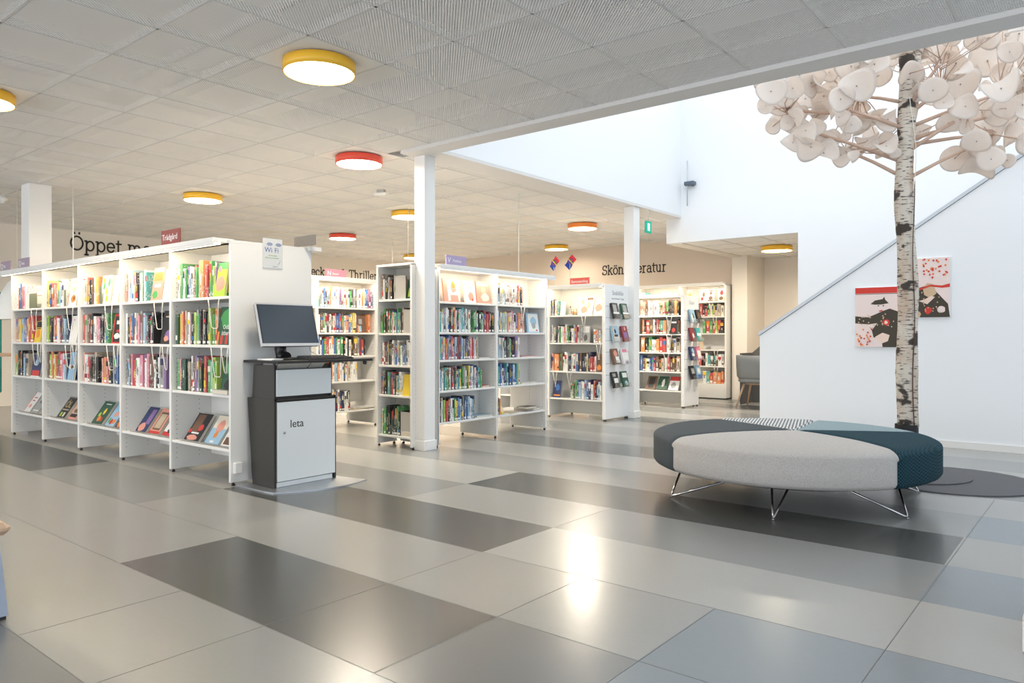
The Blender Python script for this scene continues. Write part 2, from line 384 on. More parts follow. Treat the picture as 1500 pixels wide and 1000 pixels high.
# parapet of the stair, rising to the right
mb = MB()
pts = [(-3.295,0),(3.2,0),(3.2,2.914+(3.2+.675)*.674),(-.675,2.914),(-3.295,1.155)]
pts[2] = (3.2, 1.155+(3.2+3.295)*(2.914-1.155)/(3.295-.675))
mb.prism([(a, b) for a, b in pts], 8.8, 8.95, lambda a, b, d: (a, d, b)); struct('wall_stair', mb, M['wall'])
mb = MB(); sl = (2.914-1.155)/(3.295-.675)
mb.prism([(-3.31,1.15),(3.2,1.15+6.51*sl),(3.2,1.19+6.51*sl),(-3.31,1.19)], 8.785, 8.965, lambda a, b, d: (a, d, b)); struct('trim_2', mb, mat('parapet cap', (.58,.62,.66), .5))
mb = MB(); mb.box(-3.295, 8.785, 0, 3.2, 8.8, .07); struct('baseboard_right', mb, M['white'])
st = MB()   # the flight behind the parapet
for k in range(22):
    st.box(-3.0+k*.26, 8.97, 0 if k < 1 else (k*.175-.1), -3.0+(k+1)*.26+.02, VY1-.01, (k+1)*.175)
tag(st.build('staircase', mat('stair tread', (.35,.35,.34), .6)), 'straight flight of stairs rising behind the white sloping parapet', 'staircase')

# ------------------------------------------------------------------ ceiling
CP = .6275; CXo = -2.59; CYo = 2.13
LAMPS = [(-4.155,3.07,'y',"largest yellow ring ceiling lamp, hanging nearest, before the void beam"),
 (-6.04,4.955,'r',"coral red ring ceiling lamp just left of the front column's top"),
 (-6.665,1.82,'y',"yellow ring ceiling lamp cut off by the picture's left edge"),
 (-9.25,5.0,'y',"yellow ring ceiling lamp over the long bookcase"),
 (-10.883,8.551,'r',"small coral red ring ceiling lamp above the bookcase behind the monitor"),
 (-8.165,7.613,'y',"yellow ring ceiling lamp half hidden by the front column"),
 (-6.794,10.234,'o',"orange ring ceiling lamp left of the rear column"),
 (-8.839,12.359,'y',"small yellow ring ceiling lamp above the two little flags"),
 (-12.338,11.713,'y',"tiny yellow ring ceiling lamp farthest back beside the front column")]
VENTS = [(-11.67,7.245),(-8.265,10.443)]
def cell(x, y): return (math.floor((x-CXo)/CP), math.floor((y-CYo)/CP))
solid = {cell(x, y) for x, y, *_ in LAMPS}; vent = {cell(x, y) for x, y in VENTS}
mb = MB(); sd = MB()
i0, i1 = math.floor((-14.15-CXo)/CP), math.ceil((4.2-CXo)/CP); j0, j1 = math.floor((-4.8-CYo)/CP), math.ceil((13.2-CYo)/CP)
for i in range(i0, i1):
    for j in range(j0, j1):
        xa, ya = CXo+i*CP, CYo+j*CP; xb, yb = xa+CP, ya+CP
        xa = max(xa, -14.15); yb = min(yb, 13.2)
        if xb > -5.52+.01 and yb > 5.05:
            if ya >= 5.05: 
                if xa >= -5.52: continue
                xb = min(xb, -5.52)
            else:
                if xa < -5.52 < xb and False: pass
                yb = 5.05
        if xb <= xa or yb <= ya: continue
        t = sd if ((i, j) in solid or (i, j) in vent) else mb
        t.add([(xa,ya,ZC),(xb,ya,ZC),(xb,yb,ZC),(xa,yb,ZC)], [(3,2,1,0)], 0)
struct('ceiling', mb, M['perf']); struct('ceiling_tiles', sd, M['tile'])
g = MB()
for i in range(i0, i1+1):
    x = CXo+i*CP
    if x < -14.1: continue
    ye = 5.05 if x > -5.52 else 13.2
    w = .008
    g.box(x-w, -4.8, ZC-.002, x+w, ye, ZC+.045)
for j in range(j0, j1+1):
    y = CYo+j*CP
    if y > 13.15: continue
    xe = 4.2 if y < 5.05 else -5.52
    g.box(-14.15, y-.008, ZC-.002, xe, y+.008, ZC+.045)
struct('ceiling_grid', g, M['grid'])
mb = MB(); mb.box(-14.35, -4.8, 3.95, 4.2, VY0-.18, 4.1); mb.box(-14.35, VY0-.18, 3.95, VX-.18, 13.4, 4.1); struct('roof_slab', mb, mat('slab underside', (.85,.81,.75), .8))
mb = MB()
for y in (-2.2, .6, 3.6): mb.box(-14.3, y, 3.6, 4.2, y+.22, 3.95)
for x in (-7.9, -3.4, .9): mb.box(x, -4.8, 3.45, x+.2, 5.0, 3.6)
struct('roof_beam', mb, mat('joist', (.6,.58,.54), .8))
d = MB(); d.tube([(-14, 4.42, 3.24), (4, 4.42, 3.24)], .17, 16)
tag(d.build('air_duct', M['duct']), 'round ventilation duct seen dimly through the mesh ceiling', 'duct')
for (x0, y0, x1, y1, lb) in ((-6.9,1.3,-6.55,4.15,'pale cable tray above the mesh ceiling over the long bookcase'), (-14,2.72,-2,2.95,'long cable tray above the mesh ceiling behind the nearest lamp')):
    c = MB(); c.box(x0,y0,3.2,x1,y1,3.21); c.box(x0,y0,3.2,x0+.02,y1,3.27); c.box(x1-.02,y0,3.2,x1,y1,3.27)
    if x1-x0 > y1-y0: c.box(x0,y0,3.2,x1,y0+.02,3.27); c.box(x0,y1-.02,3.2,x1,y1,3.27)
    tag(c.build('cable_tray', M['duct']), lb, 'cable tray')
cc = MB(); pp = []
for k in range(25):
    t = k/24; pp.append((-1.62+.35*t, 3.25+.5*t, 3.52-.38*math.sin(PI*t)))
cc.tube(pp, .008, 6); tag(cc.build('cable', M['wire']), 'loose white cable looping behind the ceiling mesh near the void beam', 'cable')
# low ceiling of the alcove
mb = MB()
mb.add([(-5.2,VY1+.1,2.6),(-2.4,VY1+.1,2.6),(-2.4,13.85,2.6),(-5.2,13.85,2.6)], [(3,2,1,0)], 0)
for k in range(1, 5): mb.box(-5.2+k*.6-.006, VY1+.1, 2.594, -5.2+k*.6+.006, 13.85, 2.6, 1)
for k in range(6): mb.box(-5.2, VY1+.1+k*.6-.006, 2.594, -2.4, VY1+.1+k*.6+.006, 2.6, 1)
mb.box(-5.42, VY1+.1, 2.58, -5.2, 13.2, 2.98, 2)
struct('ceiling_alcove', mb, [M['tile'], M['grid'], M['wallwarm']])

def ring_lamp(x, y, z, c, label):
    t = empty('ceiling_lamp', (x, y, z-.085), 0, label, 'lamp', 'round ring ceiling lamps')
    r = .24
    k = MB(); k.lathe([(r-.010,.0),(r,.0),(r,.075),(r-.010,.075),(r-.010,.0)], 48, smooth=False)
    for i in range(len(k.sm)): k.sm[i] = True
    k.build('ring', M[{'y':'lampyellow','r':'lampred','o':'lamporange'}[c]], t)
    d = MB(); d.disc(r-.012, (0,0,.055), 48, 0, up=False); d.lathe([(r-.0125,.004),(r-.0125,.055)], 48, mi=1)
    d.build('diffuser', [M['diffuser'], mat('ring inside', (.9,.82,.6), .5, emit=(1,.78,.42), estr=.12)], t)
    b = MB(); b.lathe([(0,.070),(.229,.070),(.229,.075),(.19,.076),(.19,.083),(0,.083)], 24, smooth=False); b.build('mount', M['blackm'], t)
    ld = bpy.data.lights.new('lamp light', 'AREA'); ld.shape = 'DISK'; ld.size = .42; ld.energy = LAMP_W*(.45 if y < 4 else 1.25 if y < 6 else (.3 if y > 12.2 else .75 if x > -5 else 2.0)); ld.color = (1,.88,.72)
    lo = bpy.data.objects.new('lamp_light', ld); COL.objects.link(lo); lo.parent = t; lo.location = (0,0,.04)
LAMP_W = LW
for a in LAMPS: ring_lamp(a[0], a[1], ZC, a[2], a[3])
ring_lamp(-4.2, 11.95, 2.6, 'y', 'yellow ring ceiling lamp in the low alcove ceiling behind the void wall')
for k, (x, y) in enumerate(VENTS):
    i, j = cell(x, y); xa, ya = CXo+i*CP, CYo+j*CP
    v = MB()
    gv = [(xa+.09+a*.025, ya+.09+b*.025, ZC-.0035) for a in range(19) for b in range(19)]
    gf = [(a*19+b, a*19+b+1, (a+1)*19+b+1, (a+1)*19+b) for a in range(18) for b in range(18)]
    v.add(gv, gf, 0); v.m = [1 if (q//18) % 2 == 0 and (q % 18) % 2 == 0 else 0 for q in range(len(gf))]
    t = empty('air_vent', (0,0,0), 0, ['perforated air vent in the ceiling above the poster end of the long bookcase', 'perforated air vent in the ceiling right of the front column'][k], 'air vent', 'ceiling air vents')
    v.build('vent_grille', [M['tile'], mat('vent holes', (.30,.19,.09), .8)], t); f = MB(); f.box(xa+.05, ya+.05, ZC-.003, xa+.58, ya+.58, ZC-.0005); f.build('face', M['tile'], t)

# columns
def column(name, x0, y0, x1, y1, ztop=2.967, base=True):
    m = MB(); m.box(x0, y0, 0, x1, y1, ztop, bev=.004)
    if base: m.box(x0-.012, y0-.012, 0, x1+.012, y1+.012, .10, bev=.004)
    return struct(name, m, M['column'])
column('column_1', -5.5, 5.22, -5.35, 5.37); column('column_2', -5.36, 9.13, -5.2, 9.29); column('column_3', -10.40, 3.285, -10.15, 3.535, 2.999)
WORLD = 1.2; SKY = 95.; WINR = 46.; FILLB = 190.; EXPO = 0.45

# ------------------------------------------------------------------ bookcases
class Unit:
    """local frame: u along the front, v into the case, z up"""
    def __init__(s, root, x, y, rz): s.root = root; s.x = x; s.y = y; s.rz = rz
    def w(s, u, v, z): c, n = math.cos(s.rz), math.sin(s.rz); return (s.x+u*c-v*n, s.y+u*n+v*c, z)
def upright(t, u, d, h, th=.03, name='side_panel', v0=0., feet=True, holes=True, z0=.025, endp=False):
    m = MB(); m.box(u-th/2, v0, z0, u+th/2, v0+d, h, 0, bev=.002)
    if holes:
        for v in (v0+.05, v0+min(.25, d-.08)):
            for k in range(int((h-.2)/.04)):
                z = .12+k*.04
                for s, e in ((u-th/2-.0004, -1), (u+th/2+.0004, 1))[:1 if endp else 2]:
                    m.add([(s,v-.003,z-.003),(s,v+.003,z-.003),(s,v+.003,z+.003),(s,v-.003,z+.003)], [(0,1,2,3)] if e > 0 else [(3,2,1,0)], 1)
    p = m.build(name, [M['white'], M['hole']], t)
    if feet:
        for v in (v0+.03, v0+d-.03):
            f = MB(); f.lathe([(0,0),(.014,0),(.014,.012),(.006,.014),(.006,.026)], 10, (u, v, 0)); f.build('foot', M['black'], p)
    return p
def shelf(t, u0, u1, z, d, v0=.01, name='shelf', th=.022):
    m = MB(); m.box(u0, v0, z-th, u1, v0+d, z, 0, bev=.002); return m.build(name, M['white'], t)
def cornice(t, u0, u1, h, over=.11, lit=True):
    m = MB(); m.box(u0, -over, h-.035, u1, .06, h, 0, bev=.003); m.box(u0, -over, h-.055, u1, -over+.02, h-.035)
    p = m.build('cornice', M['white'], t)
    if lit:
        n = max(1, round((u1-u0)/.95))
        for k in range(n):
            a = u0+(u1-u0)*k/n+.015; b = u0+(u1-u0)*(k+1)/n-.015
            l = MB(); l.box(a, -over+.03, h-.048, b, -over+.075, h-.035); l.build('light_strip', M['cornicelight'], p)
        ld = bpy.data.lights.new('strip light', 'AREA'); ld.shape = 'RECTANGLE'; ld.size = u1-u0-.05; ld.size_y = .04
        ld.energy = STRIP_W*(u1-u0); ld.color = (1,.84,.60)
        lo = bpy.data.objects.new('strip_light', ld); COL.objects.link(lo); lo.parent = t; lo.location = ((u0+u1)/2, -over+.05, h-.052); lo.rotation_euler = (math.radians(22),0,0)
    return p
STRIP_W = 3.2
def wire_loop(t, u, z, w=.17, h=.24, v=-.004):
    m = MB(); m.tube([(u-w/2,v,z-.022),(u-w/2+.012,v,z-.08),(u-w/2+.035,v+.01,z-h+.01),(u-w/2+.05,v+.012,z-h),(u+w/2-.05,v+.012,z-h),(u+w/2-.035,v+.01,z-h+.01),(u+w/2-.012,v,z-.08),(u+w/2,v,z-.022)], .0042, 6)
    return m.build('wire_book_support', M['wire'], t)

BOOKS = []      # every book in view: geometry first, objects later
def addbook(u, w, h, d, z, col, unit, v=.015, lean=0., where='', shelfname='', order=0, size='', dy=0.):
    BOOKS.append(dict(t='spine', u=u, w=w, h=h, d=d, z=z, c=col, unit=unit, v=v, lean=lean, where=where, sh=shelfname, order=order))
def row(unit, u0, u1, z, spec, where, sh, hmin=.20, hmax=.27, dep=.16, v=.02, maxh=.30):
    if unit is not U:      # the smaller shelves stand fuller
        spec = ''.join(c+(random.choice(spec.replace('_', 'w')) if random.random() < .32 else '') for c in spec)
    else: hmin += .035; hmax += .03
    n = len(spec); ws = [random.uniform(.6, 1.5)*(1.5 if c.isupper() else 1) for c in spec]; k = (u1-u0)/sum(ws); u = u0
    for i, c in enumerate(spec):
        w = ws[i]*k; h = min(maxh, random.uniform(hmin, hmax)*(1.05 if c.isupper() else 1)); ln = 0
        if c != '_':
            addbook(u+w/2, w*.94, h, dep*random.uniform(.85, 1.15), z, c.lower(), unit, v+random.uniform(0,.02), ln, where, sh, i)
        u += w
def face(unit, u, z, w, h, col, art, label, tilt=8., v=.04, th=.02, yaw=0., text=None):
    if unit is U and tilt < 20: h *= 1.08
    BOOKS.append(dict(t='face', u=u, w=w, h=h, d=th, z=z, c=col, unit=unit, v=v, tilt=tilt, art=art, label=label, yaw=yaw, text=text))
def flat(unit, u, v, z, w, d, h, col, label, yaw=0.):
    BOOKS.append(dict(t='flat', u=u, w=w, h=h, d=d, z=z, c=col, unit=unit, v=v, label=label, yaw=yaw))

# --- the long island on the left, five bays
LX0, LX1, LY = -10.0, -5.25, 3.06
t = empty('bookcase', (LX0, LY, 0), 0, 'long white double-sided bookcase of five bays behind the computer kiosk', 'bookcase', 'white library bookcases')
U = Unit(t, LX0, LY, 0); pitch = .95; H = 1.90
for k in range(6): upright(t, k*pitch-(.0 if k < 5 else .0125), .74, H-.035, .032 if k < 5 else .025, z0=.025, endp=k == 5)
ZL = (1.46, 1.08, .695, .275)
for k in range(5):
    for z in ZL: shelf(t, k*pitch+.017, (k+1)*pitch-.028, z, .70)
bp = MB()
for k in range(5): bp.box(k*pitch+.017, .36, .12, (k+1)*pitch-.028, .375, H-.04)
bp.build('back_panel', M['white'], t)
tp = MB(); tp.box(-.015, .0, H-.035, 4.75, .74, H-.012); tp.build('top_board', M['white'], t)
cornice(t, -.12, 4.70, H, .12)
cb = MB(); cb.box(4.45, .70, H-.035, 4.78, .82, H); cb.build('rear_cornice', M['white'], t)
BAY = {'E': 'bay nearest kiosk', 'D': 'second bay from kiosk', 'C': 'middle bay of long bookcase', 'B': 'fourth bay from kiosk', 'A': 'end bay far from kiosk'}
L = {
'E': ('wigwgkbswrgwOtrkglm', 'vyoRhwrklegkhkfflgo', 'gpkvkhwnmeyvdrgsll', .70, .70, .72),
'D': ('irwswypkwgwt', 'wkobnwhpeerswkpk', 'esfprwwpmwpNwkwerm', .50, .64, .92),
'C': ('whrknpwyo', 'rhnrkwppkrkwsg', 'iwrkkHk_iorksab', .40, .68, .92),
'B': ('ymkringsww', 'lnkIrrwdmksa', 'nglokyrdrPwsa', .56, .66, .62),
'A': ('wikbwrpw', 'onhysbmyRrr', 'lkokfsfh', .40, .66, .46)}
for i, b in enumerate('ABCDE'):
    u0 = i*pitch+.03
    for r in range(3):
        row(U, u0+.02, u0+.02+L[b][3+r]*(.85 if b != 'E' else .9)+.0, ZL[r], L[b][r], BAY[b], ('top shelf','second shelf','third shelf')[r], .205, .265)
    for r in (0, 1): wire_loop(t, u0+.68+.04*((i+r) % 2), ZL[r], .16, .25)
    wire_loop(t, u0+.84, ZL[1], .10, .22)
S3 = lambda k: ZL[k]
def A0(i, f): return i*pitch+.03+f
# face-out books of the upper shelves
face(U, A0(4,.71), ZL[0], .17, .25, 'l', [('e','i',.1,.15,.9,.6),('r','g',0,.8,1,1),('e','p',.2,.72,.5,.9)], 'lime green face-out book with a salmon blob, top shelf nearest the kiosk', v=.02)
face(U, A0(4,.83), ZL[0], .14, .27, 'g', [('r','y',.1,.1,.5,.5),('e','r',.4,.3,.9,.6),('r','l',0,.8,1,1)], 'green patterned face-out book beside the kiosk end panel, top shelf', v=.05)
face(U, A0(4,.78), ZL[1], .24, .28, 'v', [('e','g',.1,.45,.9,.95),('r','r',.2,.02,.35,.25),('r','r',.5,.02,.65,.3),('r','o',.0,.0,.1,.35)], 'dark green face-out gardening book lettered in white, second shelf nearest the kiosk', text=('Odla\nätbart',.05,.08,.125), v=.03)
face(U, A0(4,.80), ZL[2], .20, .27, 'v', [('e','g',.1,.55,.7,.85),('e','k',.2,.05,.8,.4),('r','k',0,.9,1,1)], 'dark leafy face-out book behind wire support, third shelf nearest the kiosk')
flat(U, A0(4,.76), .0, ZL[2], .22, .15, .035, 'e', 'grey paperback lying flat on the third shelf beside the kiosk', 0)
face(U, A0(3,.62), ZL[0], .19, .27, 'i', [('r','o',.1,.6,.9,.85),('r','s',.2,.4,.8,.5),('e','g',.1,.05,.6,.3),('r','w',.1,.88,.9,.95)], 'salmon and orange face-out book, top shelf, second bay from the kiosk', v=.02)
face(U, A0(3,.80), ZL[0], .16, .25, 'w', [('r','c',.15,.2,.85,.8)], 'white face-out book beside a salmon one, top shelf, second bay', v=.03)
face(U, A0(3,.79), ZL[1], .22, .27, 'k', [('e','m',.3,.1,.8,.42),('e','i',.25,.08,.6,.25),('r','h',.2,.8,.7,.84)], 'black face-out book with pale purple hand, second shelf, second bay', v=.03)
face(U, A0(2,.52), ZL[0], .21, .255, 'w', [('e','g',.2,.5,.4,.8),('e','l',.5,.3,.7,.6),('e','g',.65,.6,.9,.9),('e','l',.6,.05,.85,.3),('e','y',.1,.75,.35,.95),('r','c',0,.96,1,1)], 'white face-out book scattered with green leaves, top shelf, middle bay', v=.02)
face(U, A0(2,.70), ZL[0], .13, .25, 'w', [], 'plain white face-out book right of the leafy one, middle bay', v=.04)
face(U, A0(2,.78), ZL[1], .20, .26, 'r', [('r','k',.12,.05,.95,.92),('r','w',.3,.65,.75,.78),('e','w',.2,.15,.8,.35),('r','r',.4,.38,.7,.46)], 'red-framed black face-out book, second shelf, middle bay', v=.02)
face(U, A0(1,.70), ZL[0], .20, .265, 'w', [('r','i',0,.0,.06,1),('e','o',.3,.12,.9,.4),('e','n',.55,.2,.8,.35),('r','i',.1,.82,.9,.97)], 'cream cookery face-out book with green lettering, top shelf, fourth bay', text=('Laga',.07,.1,.165,'greenink'), v=.02)
face(U, A0(1,.72), ZL[1], .19, .26, 'w', [('e','r',.3,.82,.42,.88)], 'blank white face-out book with a red dot, second shelf, fourth bay', v=.02)
face(U, A0(1,.66), ZL[2], .15, .27, 's', [('r','b',.1,.0,.14,1),('r','b',.4,.0,.44,1),('r','b',.7,.0,.74,1),('r','w',.0,.4,1,.55),('e','n',.3,.4,.8,.54)], 'blue checked face-out book, third shelf, fourth bay from kiosk', v=.02)
face(U, A0(0,.58), ZL[0], .24, .235, 'w', [('r','i',.1,.55,.95,.85),('r','w',.25,.6,.8,.8)], 'white face-out book with salmon frame behind olive bookend, end bay', v=.06)
face(U, A0(0,.70), ZL[1], .18, .22, 'y', [('e','o',.2,.2,.8,.6),('r','k',.1,.7,.9,.98),('r','n',.2,.62,.8,.68)], 'mustard and black face-out book, second shelf, end bay', v=.02)
face(U, A0(0,.64), ZL[2], .26, .23, 'a', [('e','s',.3,.5,.7,.8),('r','r',.1,.05,.9,.3),('r','w',.0,.0,1,.05)], 'navy face-out book with red base, third shelf, end bay', v=.02)
def bookend(unit, u, z, w, h, mt, label, v=.03):
    m = MB(); m.box(-w/2, 0, 0, w/2, .002, h); m.box(-w/2, 0, 0, w/2, .12, .002)
    tag(m.build('bookend', M[mt], None, unit.w(u, v, z), (0,0,unit.rz)), label, 'bookend', 'metal bookends')
bookend(U, A0(0,.60), ZL[0], .23, .165, 'olive', 'wide olive metal bookend on top shelf of the end bay', .015)
bookend(U, A0(1,.555), ZL[0], .05, .17, 'olive', 'narrow olive bookend beside the cookery book', .01)
bookend(U, A0(2,.47), ZL[0], .05, .17, 'olive', 'narrow olive bookend before the white book with green leaves', .01)
# tilted display books at the bottom, three per bay, on a clear rest
DISP = {
4: [('k',[('r','n',.1,.3,.6,.95),('e','r',.55,.35,.85,.6),('e','r',.0,.25,.2,.4),('e','i',.1,.0,.8,.2),('r','w',.25,.24,.75,.30)], 'black display book with red roses and a face, bottom shelf nearest kiosk',.23,.23),
    ('s',[('r','c',0,.55,1,1),('e','i',.25,.4,.75,.85),('e','o',.35,.2,.6,.45),('e','w',.3,.03,.6,.12)], 'pale blue display book with orange fish shape, bottom shelf nearest kiosk',.55,.21),
    ('w',[('r','h',.0,.6,1,1),('r','n',.1,.05,.9,.3),('r','d',.2,.45,.8,.5)], 'pale display book against the kiosk end panel, bottom shelf',.79,.19)],
3: [('a',[('r','m',.5,.3,.9,.9),('e','i',.1,.0,.7,.35)], 'navy display book with an orange figure, bottom shelf, second bay',.27,.19),
    ('i',[('r','n',.15,.15,.85,.85),('r','h',.22,.22,.78,.78),('r','r',0,.0,1,.1)], 'salmon display book with framed brown square, bottom shelf, second bay',.52,.19),
    ('w',[('r','k',.1,.7,.9,.78),('r','k',.2,.4,.8,.46),('r','r',.0,.0,1,.15),('e','k',.3,.1,.7,.3)], 'white display book with black print, bottom shelf, second bay',.77,.19)],
2: [('v',[('e','y',.5,.4,.7,.7),('e','o',.3,.1,.6,.35),('e','l',.2,.3,.4,.5),('e','r',.6,.1,.8,.3),('r','w',.3,.85,.8,.89)], 'dark display book with yellow flowers, bottom shelf, middle bay',.28,.23),
    ('s',[('e','i',.3,.4,.8,.6),('e','r',.3,.05,.6,.3),('e','g',.1,.1,.3,.35),('e','o',.6,.1,.9,.3),('r','g',.6,.6,.65,.9)], 'light blue display book with a red fruit heap, bottom shelf, middle bay',.57,.19),
    ('a',[('e','o',.1,.0,.6,.3),('e','b',.4,.5,.9,.9)], 'navy and orange display book at the rear upright, bottom shelf, middle bay',.79,.18)],
1: [('k',[('r','h',.1,.35,.9,.4),('r','l',.2,.05,.4,.25),('r','c',.55,.05,.75,.25),('r','h',.05,.95,.95,.97)], 'black display book titled in tan capitals, bottom shelf, fourth bay',.34,.20,('ÖL',.11,.045,.12,'tan')),
    ('i',[('r','h',.1,.1,.9,.9),('e','n',.2,.3,.8,.5),('r','k',.1,.1,.9,.25)], 'brown and salmon display book, bottom shelf, fourth bay',.62,.20),
    ('h',[('r','n',.1,.2,.9,.6)], 'beige display book at the upright, bottom shelf, fourth bay',.81,.16)],
0: [('w',[('r','i',0,0,.12,1),('r','r',.3,.55,.7,.6),('e','i',.3,.2,.7,.4),('r','r',.3,.7,.8,.75)], 'white and salmon display book, bottom shelf, end bay',.30,.19),
    ('e',[('r','f',.3,.5,.8,.85),('r','w',.1,.1,.9,.15)], 'grey display book with a dark photograph, bottom shelf, end bay',.54,.20),
    ('e',[('e','i',.2,.3,.8,.7),('r','d',.2,.05,.8,.12)], 'grey display book with a pink oval, bottom shelf, end bay',.79,.18)]}
M['tan'] = mat('print tan', (.62,.48,.22), .5)
for i, lst in DISP.items():
    for e in lst:
        face(U, A0(i, e[3]), ZL[3]+.012, e[4], .25, e[0], e[1], e[2], tilt=34, v=.045, th=.03, text=e[5] if len(e) > 5 else None)
    m = MB(); th = math.radians(34); s0, s1 = math.sin(th), math.cos(th)
    a, b = i*pitch+.15, (i+1)*pitch-.04
    for (v0, z0, v1, z1) in ((.075, .0, .075+.27*s0, .27*s1),):
        m.add([(a,v0,ZL[3]+z0+.001),(b,v0,ZL[3]+z0+.001),(b,v1,ZL[3]+z1),(a,v1,ZL[3]+z1),(a,v0+.003,ZL[3]+z0+.001),(b,v0+.003,ZL[3]+z0+.001),(b,v1+.003,ZL[3]+z1),(a,v1+.003,ZL[3]+z1)],
              [(0,1,2,3),(7,6,5,4),(0,4,5,1),(1,5,6,2),(2,6,7,3),(3,7,4,0)])
    m.box(a, .02, ZL[3]+.001, b, .075, ZL[3]+.004); m.box(a, .02, ZL[3]+.001, b, .023, ZL[3]+.02)
    m.build('clear_display_rest', M['clear'], t)

# --- the pair of bays right of the front column, facing +x
t = empty('bookcase', (-5.4, 5.47, 0), PI/2, 'white two-bay bookcase with purple sign right of the front column', 'bookcase', 'white library bookcases')
V = Unit(t, -5.4, 5.47, PI/2); HV = 1.89
for k in range(3): upright(t, k*.935, .56, HV-.04, .03)
ZV = (1.51, 1.19, .90, .58, .25)
for k in range(2):
    for z in ZV: shelf(t, k*.935+.016, (k+1)*.935-.016, z, .54)
m = MB(); m.box(.015, .275, .26, .92, .285, HV-.05); m.box(.95, .275, .59, 1.855, .285, HV-.05); m.build('back_panel', M['white'], t)
m = MB(); m.box(-.015, 0, HV-.05, 1.885, .56, HV-.03); m.build('top_board', M['white'], t)
cornice(t, -.03, 1.97, HV, .07)
w1, w2 = 'bay adjoining front column', 'outer bay under purple sign'
SH = ('top shelf','second shelf','third shelf','fourth shelf','lowest book shelf','sixth shelf')
row(V, .04, .53, ZV[1], 'twswkfyokmwtswgw', w1, SH[1], .21, .265)
row(V, .58, .90, ZV[1], 'gwkgwdrk', w1, SH[1], .20, .25)
row(V, .04, .64, ZV[2], 'tbirebapdrmsbafrprswg', w1, SH[2], .21, .26)
row(V, .04, .70, ZV[3], 'swhgndwestyaefbwsbatg', w1, SH[3], .19, .26)
row(V, .04, .60, ZV[4], 'fwhglrkwwgybkasbwsa', w1, SH[4], .2, .26)
row(V, .97, 1.46, ZV[0], 'swwswwiwowwrk', w2, SH[0], .21, .25)
row(V, .97, 1.48, ZV[1], 'wbsysiwpwmoI', w2, SH[1], .21, .25)
row(V, .97, 1.38, ZV[2], 'wsbewaefwgkmw', w2, SH[2], .2, .25)
row(V, .97, 1.38, ZV[3], 'obabsavwbty', w2, SH[3], .2, .26)
face(V, .24, ZV[0], .24, .25, 'i', [('r','w',.25,.05,1,.95),('e','i',.45,.4,.8,.85),('e','o',.5,.6,.75,.9),('r','i',.4,.05,.9,.3)], 'pale pink face-out book with a portrait, top shelf right of front column', v=.03)
face(V, .53, ZV[0], .17, .24, 'w', [('r','e',.15,.78,.85,.84),('r','e',.15,.7,.7,.75),('e','i',.3,.1,.8,.5),('e','r',.6,.08,.75,.2)], 'white face-out book with small round portrait between pink and orange covers', v=.03)
face(V, .75, ZV[0], .22, .25, 'i', [('r','w',.1,.8,.9,.88),('e','h',.35,.35,.7,.75),('e','c',.3,.1,.9,.45)], 'orange salmon face-out book with a seated figure, top shelf', v=.03)
face(V, 1.68, ZV[1], .24, .24, 's', [('r','w',.14,.05,.95,.95),('e','s',.3,.35,.8,.8),('e','e',.4,.2,.7,.5),('e','r',.7,.08,.85,.16)], 'pale blue face-out book with a bird-like drawing, right of front column', v=.05)
flat(V, 1.62, .06, ZV[2], .30, .2, .012, 'p', 'thin pink booklet lying flat on third shelf of purple-signed bookcase')
flat(V, 1.62, .07, ZV[3], .30, .2, .014, 'w', 'thin white booklet lying flat on fourth shelf of purple-signed bookcase')
flat(V, .80, .05, ZV[3], .17, .2, .018, 'r', 'red and white booklet lying flat, fourth shelf right of front column', .2)
flat(V, .78, .05, ZV[2], .18, .2, .010, 'w', 'white booklet lying flat, third shelf right of front column')
flat(V, .77, .04, ZV[4], .24, .2, .02, 's', 'light blue booklet lying flat, lowest shelf right of front column', -.1)
flat(V, 1.68, .05, ZV[4], .26, .2, .03, 'm', 'purple hardcover lying flat under nothing on lowest shelf, right bay')
flat(V, 1.58, .0, ZV[4]+.031, .20, .14, .028, 'k', 'black paperback lying on the purple hardcover, lowest shelf, right bay')
BOOKS[-2]['label'] = 'purple hardcover lying flat beneath a black paperback, lowest shelf, right bay'
flat(V, 1.30, .03, ZV[4], .24, .2, .006, 'h', 'thin beige brochure lying flat beside the leaning yellow book', .25)
flat(V, 1.07, .03, ZV[4], .2, .2, .006, 'w', 'thin white brochure lying flat at the middle upright, lowest shelf', -.1)
row(V, .97, 1.03, ZV[4]+.008, 'kno', w2, SH[4], .16, .2)
face(V, 1.12, ZV[4]+.01, .16, .22, 'y', [('r','c',.1,.1,.9,.9)], 'mustard yellow book leaning back alone on the lowest shelf, right bay', tilt=28, v=.06, yaw=.5)
for (u, z) in ((1.40,ZV[0]),): wire_loop(t, u, z, .07, .2, -.003)
# --- narrow end bay
t = empty('bookcase', (-6.01, 5.17, 0), 0, 'narrow white one-bay bookcase left of the front column', 'bookcase', 'white library bookcases')
N_ = Unit(t, -6.01, 5.17, 0)
for u in (0, .515): upright(t, u, .27, 1.88, .026 if u < .1 else .03)
ZN = (1.53, 1.18, .85, .54, .125)
for z in ZN: shelf(t, .013, .50, z, .255)
shelf(t, -.013, .53, 1.892, .27, 0, 'top_board')
m = MB(); m.box(.013, .255, .10, .50, .265, 1.87); m.build('back_panel', M['white'], t)
w3 = 'narrow case left of column'
row(N_, .03, .28, ZN[0], 'hwknkeh', w3, SH[0], .2, .27)
row(N_, .03, .38, ZN[1], 'gknfrbwsgktn', w3, SH[1], .2, .26)
row(N_, .03, .47, ZN[2], 'wdnkwbwhgwewf', w3, SH[2], .2, .26)
row(N_, .03, .36, ZN[3], 'rtkwnrfhbw', w3, SH[3], .2, .25)
